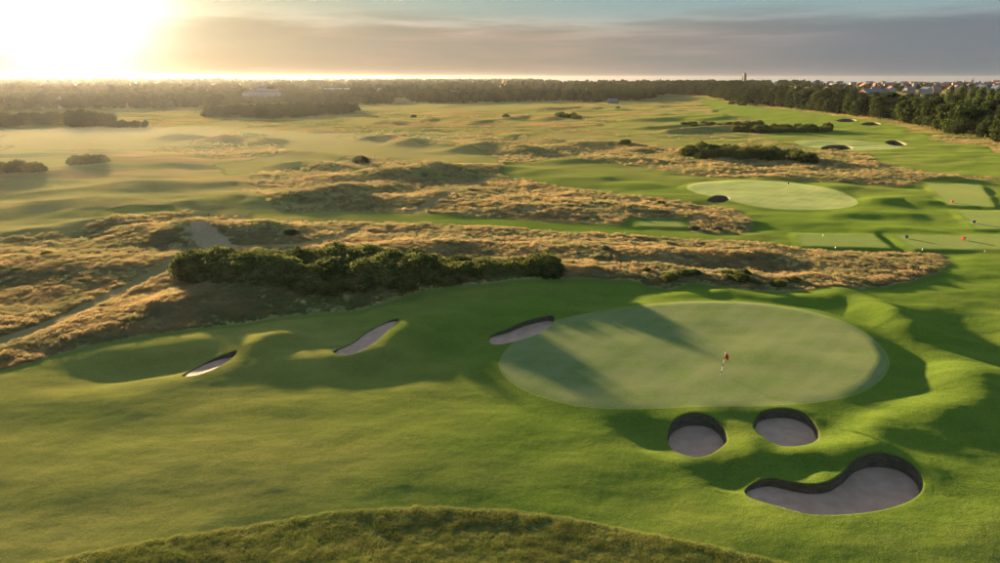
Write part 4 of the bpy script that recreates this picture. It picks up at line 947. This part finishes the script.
def house(px, py, w, d, eave, roofh, rz, wall, roof, label, cat='house', name='house', chim=2, storeys=2, hip=False, group=None, win=True, gable_y=False):
    x, y = G(px, py); root = empty(name, (x, y, TZ(x, y)), rz); KEEP.append((x, y, max(w, d) * .62))
    mb = MB(); hx, hy = w / 2, d / 2; cor = [(-hx, -hy), (hx, -hy), (hx, hy), (-hx, hy)]; panes = []
    for k in range(4):
        p0, p1 = cor[k], cor[(k + 1) % 4]; L = math.hypot(p1[0] - p0[0], p1[1] - p0[1]); holes = []
        if win and k in (0, 1, 3):
            nwin = max(1, int(L / 3.6)); sh = eave / storeys
            for st in range(storeys):
                for i in range(nwin):
                    c = L * (i + .5) / nwin; zz = st * sh + sh * .32
                    if k == 0 and st == 0 and i == nwin // 2: continue
                    holes.append((c - .65, c + .65, zz, zz + sh * .48))
        panes += wall_rect(mb, p0, p1, -0.6, eave, holes)
    ov = 0.35
    if not hip:
        if not gable_y:
            for sx in (-1, 1): mb.add([(sx * hx, -hy, eave), (sx * hx, hy, eave), (sx * hx, 0, eave + roofh)], [(0, 1, 2) if sx > 0 else (2, 1, 0)])
        else:
            for sy in (-1, 1): mb.add([(-hx, sy * hy, eave), (hx, sy * hy, eave), (0, sy * hy, eave + roofh)], [(0, 1, 2) if sy < 0 else (2, 1, 0)])
    wl = mb.build('wall', wall, root)
    rb = MB(); e = 0.06; ovz = ov * roofh / (hy if not gable_y else hx)
    if hip:
        rr = max(0.4, hx - hy * .9); vs = [(-hx - ov, -hy - ov, eave - .1), (hx + ov, -hy - ov, eave - .1), (hx + ov, hy + ov, eave - .1), (-hx - ov, hy + ov, eave - .1), (-rr, 0, eave + roofh), (rr, 0, eave + roofh)]
        rb.add(vs, [(0, 1, 5, 4), (1, 2, 5), (2, 3, 4, 5), (3, 0, 4), (3, 2, 1, 0)])
    elif not gable_y:
        for t in (e, e + .16): rb.add([(-hx - ov, -hy - ov, eave - ovz + t), (hx + ov, -hy - ov, eave - ovz + t), (hx + ov, 0, eave + roofh + t), (-hx - ov, 0, eave + roofh + t), (hx + ov, hy + ov, eave - ovz + t), (-hx - ov, hy + ov, eave - ovz + t)], [(0, 1, 2, 3), (3, 2, 4, 5)])
        rb.f += [(0, 6, 7, 1), (4, 10, 11, 5), (0, 3, 9, 6), (3, 5, 11, 9), (1, 7, 8, 2), (2, 8, 10, 4)]
    else:
        for t in (e, e + .16): rb.add([(-hx - ov, -hy - ov, eave - ovz + t), (0, -hy - ov, eave + roofh + t), (0, hy + ov, eave + roofh + t), (-hx - ov, hy + ov, eave - ovz + t), (hx + ov, -hy - ov, eave - ovz + t), (hx + ov, hy + ov, eave - ovz + t)], [(0, 1, 2, 3), (1, 4, 5, 2)])
        rb.f += [(0, 6, 7, 1), (1, 7, 10, 4), (3, 9, 8, 2), (2, 8, 11, 5), (0, 3, 9, 6), (4, 10, 11, 5)]
    rf = rb.build('roof', roof, root)
    for i in range(chim):
        cb = MB(); cx = (-1 if i == 0 else 1) * (hx - 1.0) * (0.5 if hip else 1) if not gable_y else 0.0; cy = 0 if not gable_y else (-1 if i == 0 else 1) * (hy - 1.0)
        cb.box((cx, cy, eave + roofh + .3), (.9, .7, 1.9)); cb.box((cx, cy, eave + roofh + 1.32), (1.05, .85, .16)); cb.tube([(cx - .2, cy, eave + roofh + 1.4), (cx - .2, cy, eave + roofh + 1.85)], .13, 6); cb.tube([(cx + .2, cy, eave + roofh + 1.4), (cx + .2, cy, eave + roofh + 1.85)], .13, 6)
        cb.build('chimney', BRICK if wall is not STONE else STONE, rf)
    for g, fr in panes:
        p = g.build('window', GLASS, root); fr.build('frame', FRAME, p)
    db = MB(); db.box((0.0, -hy - .03, 1.05), (1.05, .07, 2.1)); db.build('door', DARK, root)
    return tag(root, label, cat, group)

def build_town():
    rng = np.random.default_rng(9)
    # white cottages in the haze at left
    g = 'white cottages at the far left'
    house(60,109,13,9,5.5,4.5,0.15,WHITEW,SLATE,'white cottage with its gable turned to us, biggest of the far left row',group=g,gable_y=True)
    house(48,108,16,8,3.2,2.4,0.05,WHITEW,SLATE,'low white bungalow left of the gabled white cottage',storeys=1,group=g)
    house(73,108.5,11,8,3.6,3.2,0.3,WHITEW,TILE,'small cream-white cottage just right of the gabled white cottage',storeys=1,gable_y=True,group=g)
    house(86,108,12,8,3.6,3.6,-0.2,WHITEW,SLATE,'small white cottage with a pointed gable, before the long white range',storeys=1,gable_y=True,group=g)
    house(101,108,24,8,3.6,2.4,0.0,WHITEW,SLATE,'long low white range right of the pointed cottage',storeys=1,group=g)
    house(122,107,11,8,3.8,3.4,0.25,WHITEW,SLATE,'faint pale cottage at the right end of the far left row',storeys=1,gable_y=True,group=g)
    house(17,108,20,9,4.5,3.6,0.1,CREAMW,TILE,'faint cottage almost lost in the glow at the far left',storeys=1,group=g)
    house(219,103.5,15,8,5.2,1.0,0.0,WHITEW,PALER,'small white flat roofed pavilion among the trees left of the clubhouse','pavilion','pavilion',chim=0,group=None)
    # clubhouse
    x, y = G(265, 99.5); root = empty('clubhouse', (x, y, TZ(x, y)), -0.06, 0.85); root.scale.z = 1.15; KEEP.append((x, y, 40)); mb = MB(); panes = []
    for (x0, x1, yf, yb, z1) in ((-24, 24, -7, 7, 9.0),):
        cor = [(x0, yf), (x1, yf), (x1, yb), (x0, yb)]
        for k in range(4):
            holes = [(2 + i * 3.6, 3.6 + i * 3.6, z, z + 1.9) for i in range(13) for z in (1.0, 5.4)] if k == 0 else []
            panes += wall_rect(mb, cor[k], cor[(k + 1) % 4], -.6, z1, holes)
    mb.build('wall', WHITEW, root)
    rb = MB(); rb.add([(-24.6, -7.6, 9.05), (24.6, -7.6, 9.05), (24.6, 7.6, 9.05), (-24.6, 7.6, 9.05), (-20, -2, 12.4), (20, -2, 12.4), (20, 2, 12.4), (-20, 2, 12.4)], [(0, 1, 5, 4), (1, 2, 6, 5), (2, 3, 7, 6), (3, 0, 4, 7), (4, 5, 6, 7)])
    rf = rb.build('roof', SLATE, root)
    tb = MB(); tb.box((-2, -1, 12.6), (15, 8, 3.0)); tb.build('attic_storey', LEADM, root)
    hb = MB(); hb.add([(-10, -5.4, 14.12), (6, -5.4, 14.12), (6, 3.4, 14.12), (-10, 3.4, 14.12), (-6, -1.5, 15.9), (2, -1.5, 15.9)], [(0, 1, 5, 4), (1, 2, 5), (2, 3, 4, 5), (3, 0, 4)]); hb.build('attic_roof', SLATE, root)
    cp = MB(); cp.tube([(-2, -1, 15.2), (-2, -1, 17.0)], [1.3, 1.2], 8); cp.tube([(-2, -1, 17.0), (-2, -1, 17.3), (-2, -1, 18.6), (-2, -1, 19.8), (-2, -1, 20.4)], [1.9, 1.9, 1.5, .7, .1], 8); cu = cp.build('cupola', LEADM, root)
    v = MB(); v.tube([(-2, -1, 20.3), (-2, -1, 23.2)], .12, 6); v.box((-1.5, -1, 22.6), (1.3, .08, .5)); v.build('weathervane', DARK, cu)
    for q in (-22, 22): c = MB(); c.box((q, 0, 12), (1.2, 1.6, 4)); c.build('chimney', BRICK, rf)
    for gq, fr in panes: p = gq.build('window', GLASS, root); fr.build('frame', FRAME, p)
    wgs = MB(); wgs.box((-29.5, 1, 3.8), (11, 9, 8.8)); wgs.build('wing', WHITEW, root)
    wr = MB(); wr.add([(-35.5, -4, 8.25), (-23.9, -4, 8.25), (-23.9, 6, 8.25), (-35.5, 6, 8.25), (-32, 1, 10.4), (-25, 1, 10.4)], [(0, 1, 5, 4), (1, 2, 5), (2, 3, 4, 5), (3, 0, 4)]); wr.build('wing_roof', SLATE, root)
    tag(root, 'long white clubhouse with a slate roof and a cupola with weathervane', 'clubhouse')
    # long grey block right of it
    house(386,95.5,52,16,10,1.2,0.03,STONE,SLATE,'long flat grey block of flats rising behind the dark thicket','flats','block_of_flats',chim=0,storeys=3)
    house(337,95,44,12,7,3,0.02,STONE,PALER,'long low grey terrace left of the flat grey block','terrace','terrace',chim=2)
    house(590,95.5,16,8,5,4,0.3,STONE,SLATE,'half hidden grey house among the central wood',group=None)
    house(613,103.5,11,7,3.2,2.2,-0.45,STONE,SLATE,'small stone hut standing in front of the rounded copse','hut','hut',chim=0,storeys=1)
    house(455,98,14,8,5.5,3.6,-0.2,WHITEW,SLATE,'small pale house half hidden in the middle of the central wood')
    # church tower
    x, y = G(743, 88.5); root = empty('church_tower', (x, y, TZ(x, y)), 0.35); KEEP.append((x, y, 14)); mb = MB()
    mb.box((0, 0, 15), (8, 8, 32)); [mb.box((sx * 4, sy * 4, 13), (1.5, 1.5, 28)) for sx in (-1, 1) for sy in (-1, 1)]; mb.build('tower_body', STONE, root)
    pb = MB(); [pb.box((a * 2.4, b * 3.8, 31.8), (1.2, .5, 1.7)) for a in (-1.5, -.5, .5, 1.5) for b in (-1, 1)]; [pb.box((b * 3.8, a * 2.4, 31.8), (.5, 1.2, 1.7)) for a in (-.5, .5) for b in (-1, 1)]; pb.build('parapet', STONE, root)
    for sx in (-1, 1):
        for sy in (-1, 1): q = MB(); q.tube([(sx * 3.7, sy * 3.7, 30.9), (sx * 3.7, sy * 3.7, 33.2), (sx * 3.7, sy * 3.7, 36.2)], [.75, .7, .05], 4); q.build('pinnacle', STONE, root)
    q = MB(); q.box((0, -4.02, 26), (2, .2, 5)); q.build('belfry_opening', DARK, root)
    tag(root, 'square stone church tower rising above the trees on the skyline', 'church tower')
    # the seaside town on the right
    g = 'houses of the seaside town'
    house(786,104,24,11,4.2,3.0,-0.1,CREAMW,SLATE,'low cream house with a brown roof lit by the sun inside the tree belt',chim=1,storeys=1,group=g)
    house(873,102,40,18,7.0,6.0,0.35,BRICK,SLATE,'big dark hall with a steep slate roof behind the belt',chim=1,group=g,name='hall',cat='hall')
    house(961,107,26,14,4.4,3.4,0.45,STONE,PALER,'low building with a pale grey roof behind the tree belt at right',chim=0,storeys=1,group=g)
    house(947,110,15,9,5.6,3.6,0.1,WHITEW,SLATE,'house with white window bays in front of the pale grey roof',group=g)
    house(937,110.5,11,9,5.6,3.8,0.1,BRICK,SLATE,'brick gabled house with a dark slate roof beside the white bays',gable_y=True,group=g)
    house(913,106.5,14,9,5.4,3.8,-0.2,BRICK,SLATE,'brick and white house peeping through the belt left of the slate roofs',group=g)
    house(926,107.5,14,9,5.2,3.8,0.3,WHITEW,SLATE,'white fronted house peeping through the belt beside the brick one',group=g)
    house(947,90.5,20,10,6.4,4.2,-0.5,WHITEW,SLATE,'sunlit white house, left of the glowing orange gable',group=g)
    house(955,91.5,15,11,6.8,5.4,-0.55,CREAMW,TILE,'glowing orange gable end in the far town',gable_y=True,group=g)
    house(969.5,89.8,13,11,8.4,5.6,-0.5,WHITEW,TILE,'tall white gabled house with a red roof below the dark spires',gable_y=True,group=g)
    house(987,89.6,14,10,6.4,4.4,-0.35,WHITEW,SLATE,'pale gabled house right of the dark spires',gable_y=True,group=g)
    house(996,88.8,26,12,9,5.0,-0.1,BRICK,TILE,'red brick terrace at the right edge of the far town',group=g)
    house(915,90.5,30,11,7,4.6,0.1,BRICK,TILE,'red roofed brick terrace in the far town left of the sunlit houses',group=g)
    for i, (px, py) in enumerate([(963.2, 86.4), (971.6, 86.2), (978, 86.3), (991.4, 86.2)]):
        x, y = G(px, py); root = empty('spire', (x, y, TZ(x, y)), 0.2 * i); h = (31, 34, 32, 29)[i]; KEEP.append((x, y, 10))
        a = MB(); a.box((0, 0, h * .3), (8, 8, h * .6 + 1)); a.build('tower', STONE, root); b = MB(); b.tube([(0, 0, h * .6 + .5), (0, 0, h * .7), (0, 0, h)], [5.0, 3.4, .2], 4 if i % 2 else 8); b.build('spire_roof', SLATE, root); c = MB(); c.tube([(0, 0, h - .2), (0, 0, h + 2)], .15, 5); c.build('finial', DARK, root)
        tag(root, f"dark slender turret on the sea horizon, {('left of', 'just above', 'right of', 'farthest right of')[i]} the tall white gabled house", 'turret', 'dark turrets on the horizon')
    walls = [(BRICK, 'brick'), (WHITEW, 'white rendered'), (CREAMW, 'cream rendered'), (STONE, 'grey stone')]; roofs = [(SLATE, 'slate'), (SLATE, 'slate'), (TILE, 'red tiled')]
    spots = []
    for row, (py, x0, x1, n) in enumerate([(86.3, 762, 1004, 26), (88.0, 770, 1004, 22), (90.5, 800, 1004, 17), (93.8, 830, 1004, 13), (97.6, 868, 1004, 9)]):
        for i in range(n): spots.append((x0 + (x1 - x0) * (i + rng.uniform(.2, .8)) / n, py + rng.uniform(-.5, .5), row))
    spots = [s for s in spots if not any(math.hypot(G(s[0], s[1])[0] - kx, G(s[0], s[1])[1] - ky) < kr + 14 for kx, ky, kr in KEEP)]
    spots.sort(); seen = {}; rowname = ['in the row by the sea', 'in the second row from the sea', 'in the middle row', 'in the fourth row from the sea', 'just behind the tree belt']
    for px, py, row in spots:
        (wm, wn), (rm, rn) = walls[rng.choice(4, p=[.42, .26, .2, .12])], roofs[rng.integers(3)]; k = (wn, rn, row); seen[k] = seen.get(k, 0) + 1
        house(px, py, rng.uniform(11, 22), rng.uniform(8.5, 11), rng.uniform(5.2, 7.6), rng.uniform(3.4, 5.2), rng.uniform(-.6, .6), wm, rm, f"{wn} house, {rn} roof, {ORD(seen[k])} from left {rowname[row]}", chim=int(rng.integers(1, 3)), hip=rng.random() < .25, gable_y=rng.random() < .3, group=g, win=row > 0)
build_town()
build_far_woods()

# ------------------------------------------------------------------ small things on the course
RED = plain("red_paint", (0.42, 0.018, 0.012), 0.8, 0.15, 0.05); TEAL = plain("dark_green_paint", (0.012, 0.045, 0.042), 0.85, 0.1, 0.05); BLACKP = plain("black_paint", (0.02, 0.02, 0.02), 0.5, 0.4, 0.05)
WPAINT = plain("gloss_white_paint", (0.75, 0.73, 0.70), 0.4, 0.4, 0.04); YELP = plain("yellow_paint", (0.62, 0.46, 0.08), 0.4, 0.4, 0.04); WOODM = plain("weathered_timber", (0.09, 0.065, 0.045), 0.9, 0.15, 0.25, 8)
def flagstick(px, py, label, flagcol, h=2.35, lean=0.1):
    x, y = G(px, py, 0.35); root = empty('flagstick', (x, y, TZ(x, y))); n = 6
    for i in range(n):
        z0, z1 = h * i / n, h * (i + 1) / n; a = MB(); a.tube([(lean * z0, 0, z0), (lean * z1, 0, z1)], 0.022, 8); a.build('pole_band', BLACKP if i % 2 == 0 else WPAINT, root)
    V = []; Fs = []; nx, nz = 10, 6
    for s in (0, 1):
        for i in range(nx + 1):
            for j in range(nz + 1):
                u = i / nx; w = j / nz; V.append((lean * h + 0.02 + 0.30 * u + 0.03 * math.sin(w * 3), 0.07 * math.sin(u * 5.5 + w) + s * .006, h - 0.05 - 0.62 * w - 0.34 * u * (1 - .35 * w)))
    m = (nx + 1) * (nz + 1)
    for i in range(nx):
        for j in range(nz):
            a = i * (nz + 1) + j; q = (a, a + nz + 1, a + nz + 2, a + 1); Fs.append(q); Fs.append(tuple(m + k for k in q[::-1]))
    link('flag', mesh_np('flag', V, Fs, flagcol), root)
    c = MB(); c.tube([(0, 0, -0.02), (0, 0, 0.012)], 0.054, 14); c.build('hole_cup', WPAINT, root)
    return tag(root, label, 'flagstick')
flagstick(721, 373.5, 'black and white banded flagstick with a limp red flag on the big green', RED)
flagstick(787, 190, 'tiny flagstick with a red flag on the second green', RED, 2.3, 0.0)
def marker_box(px, py, col, label, rz, s=0.5):
    x, y = G(px, py, 0.3); root = empty('tee_box_marker', (x, y, TZ(x, y)), rz)
    b = MB(); bm = bmesh.new(); bmesh.ops.create_cube(bm, size=1.0); bmesh.ops.scale(bm, vec=(s * 1.1, s * .8, s * .8), verts=bm.verts); bmesh.ops.translate(bm, vec=(0, 0, s * .4 + .1), verts=bm.verts); bmesh.ops.bevel(bm, geom=bm.edges[:], offset=.05, segments=2, affect='EDGES')
    me = bpy.data.meshes.new('box_body'); bm.to_mesh(me); bm.free(); me.materials.append(col); link('box_body', me, root)
    t = MB(); t.box((0, 0, s * .8 + .13), (s * 1.2, s * .9, .06)); lid = t.build('lid', col, root); k = MB(); k.box((0, -s * .46, s * .8 + .13), (.12, .04, .03)); k.build('handle', BLACKP, lid)
    for sx in (-1, 1):
        for sy in (-1, 1): f = MB(); f.box((sx * s * .42, sy * s * .3, .05), (.07, .07, .12)); f.build('foot', BLACKP, root)
    p = MB(); p.box((0, -s * .4 - .006, s * .5), (s * .55, .012, s * .3)); p.build('plate', WPAINT if col is RED else BLACKP, root)
    tag(root, label, 'marker box', 'marker boxes on the tees')
marker_box(906, 237.6, TEAL, 'dark green marker box on the nearest tee, left of the red one', 0.1)
marker_box(963.5, 239.3, RED, 'red marker box on the nearest tee', 0.35)
marker_box(973.5, 222.6, TEAL, 'dark green marker box alone on the upper tee', -0.1)
marker_box(952, 202.2, RED, 'red marker box alone on the farthest tee strip', 0.2)
def tee_ball(px, py, col, label, s=0.065):
    x, y = G(px, py, 0.3); root = empty('tee_marker', (x, y, TZ(x, y)))
    a = MB(); a.tube([(0, 0, -.05), (0, 0, .02), (0, 0, .06), (0, 0, .15), (0, 0, .24), (0, 0, .29), (0, 0, .31)], [.03, .03, s * .7, s, s * .75, s * .4, .02], 12); a.build('marker_head', col, root, True)
    b = MB(); b.tube([(0, 0, -.12), (0, 0, .0)], .02, 6); b.build('spike', BLACKP, root); tag(root, label, 'tee marker', 'tee markers')
for px, py, c, l in [(823,235.5,WPAINT,'small white tee marker at the back of the pale small tee'), (835.5,247,WPAINT,'small white tee marker at the front edge of the pale small tee'), (922.5,249,WPAINT,'small white tee marker below the dark green box'), (985,250.6,YELP,'small yellowish tee marker below the red box'), (801.5,264.3,RED,'tiny red marker in the gap of the long grass island')]: tee_ball(px, py, c, l)
def signpost(px, py, zc, h, label):
    x, y = G(px, py, zc); root = empty('signpost', (x, y, TZ(x, y) - .1)); a = MB(); a.tube([(0, 0, 0), (0.03, 0, h)], .055, 8); a.build('post', WOODM, root)
    b = MB(); b.box((0.0, -.07, h - .28), (.42, .05, .3)); b.build('sign_board', WOODM, root); b = MB(); b.box((0.02, -.07, h - .8), (.3, .05, .12)); b.build('arrow_board', WOODM, root); tag(root, label, 'signpost')
signpost(208.5, 214.5, 3.2, 1.9, 'thin dark signpost on the crest of the dune above the sandy scar')
signpost(23, 239, 0.8, 0.9, 'tiny dark post in the rough at the left edge')

# ------------------------------------------------------------------ sea
def sea():
    m = NT("sea_water"); P = m.pos(); n = m.noise(m.map(P, (0.02, 0.05, 0.05)), 1.0, 5, 0.6)
    mat = m.done(m.pbr((0.03, 0.05, 0.06), 0.12, 0.5, m.bump(n, 0.12, 1.5)))
    xs = np.linspace(200, 46000, 60); ys = np.array([1900, 2300, 2800, 3600, 5000, 6500, 7950.0])
    X, Y = np.meshgrid(xs, ys); V = np.column_stack([X.ravel(), Y.ravel(), np.full(X.size, -1.6)]); idx = np.arange(X.size).reshape(X.shape)
    o = link('sea', mesh_np('sea', V, np.stack([idx[:-1, :-1], idx[:-1, 1:], idx[1:, 1:], idx[1:, :-1]], -1).reshape(-1, 4), mat)); tag(o, 'pale strip of sea along the right horizon', 'sea', kind='structure')
sea()

# ------------------------------------------------------------------ morning haze
def haze():
    m = NT("morning_haze"); v = m.n('ShaderNodeVolumePrincipled'); v.inputs['Color'].default_value = (0.93, 0.90, 0.86, 1); v.inputs['Density'].default_value = 0.0000115; v.inputs['Anisotropy'].default_value = 0.62
    m.put(m.out.inputs['Volume'], v.outputs[0])
    b = MB(); b.box((0, 3700, 19.0), (105000, 9000, 54)); o = b.build('haze', m.m); o.display_type = 'WIRE'
    tag(o, 'thin warm morning haze over the whole course', 'haze', kind='stuff')
haze()

def ground_mist():
    """a shallow lens of mist still lying over the dunes at left"""
    m = NT("low_mist"); v = m.n('ShaderNodeVolumePrincipled'); v.inputs['Color'].default_value = (0.95, 0.90, 0.82, 1); v.inputs['Density'].default_value = 0.000085; v.inputs['Anisotropy'].default_value = 0.6
    m.put(m.out.inputs['Volume'], v.outputs[0])
    V = []; Fs = []; n = 56; r = 14
    for side in (1, -1):
        for j in range(r + 1):
            q = j / r
            for i in range(n):
                a = 2 * math.pi * i / n; k = q * (1 + 0.14 * math.sin(3 * a + 1) + 0.08 * math.sin(5 * a)); V.append((230 * k * math.cos(a), 200 * k * math.sin(a), (8.0 * (1 - q * q) ** 2 if side > 0 else -1.5 * (1 - q * q)) + 0.01 * side))
    b = (r + 1) * n
    for j in range(r):
        for i in range(n):
            f = (j * n + i, (j + 1) * n + i, (j + 1) * n + (i + 1) % n, j * n + (i + 1) % n); Fs.append(f); Fs.append(tuple(b + x for x in f[::-1]))
    for i in range(n): Fs.append((r * n + i, b + r * n + i, b + r * n + (i + 1) % n, r * n + (i + 1) % n))
    me = mesh_np('ground_mist', V, Fs, m.m); o = link('ground_mist', me, None, (-150, 250, -0.2)); tag(o, 'pale golden ground mist lying over the dunes at left', 'mist', kind='stuff')
ground_mist()
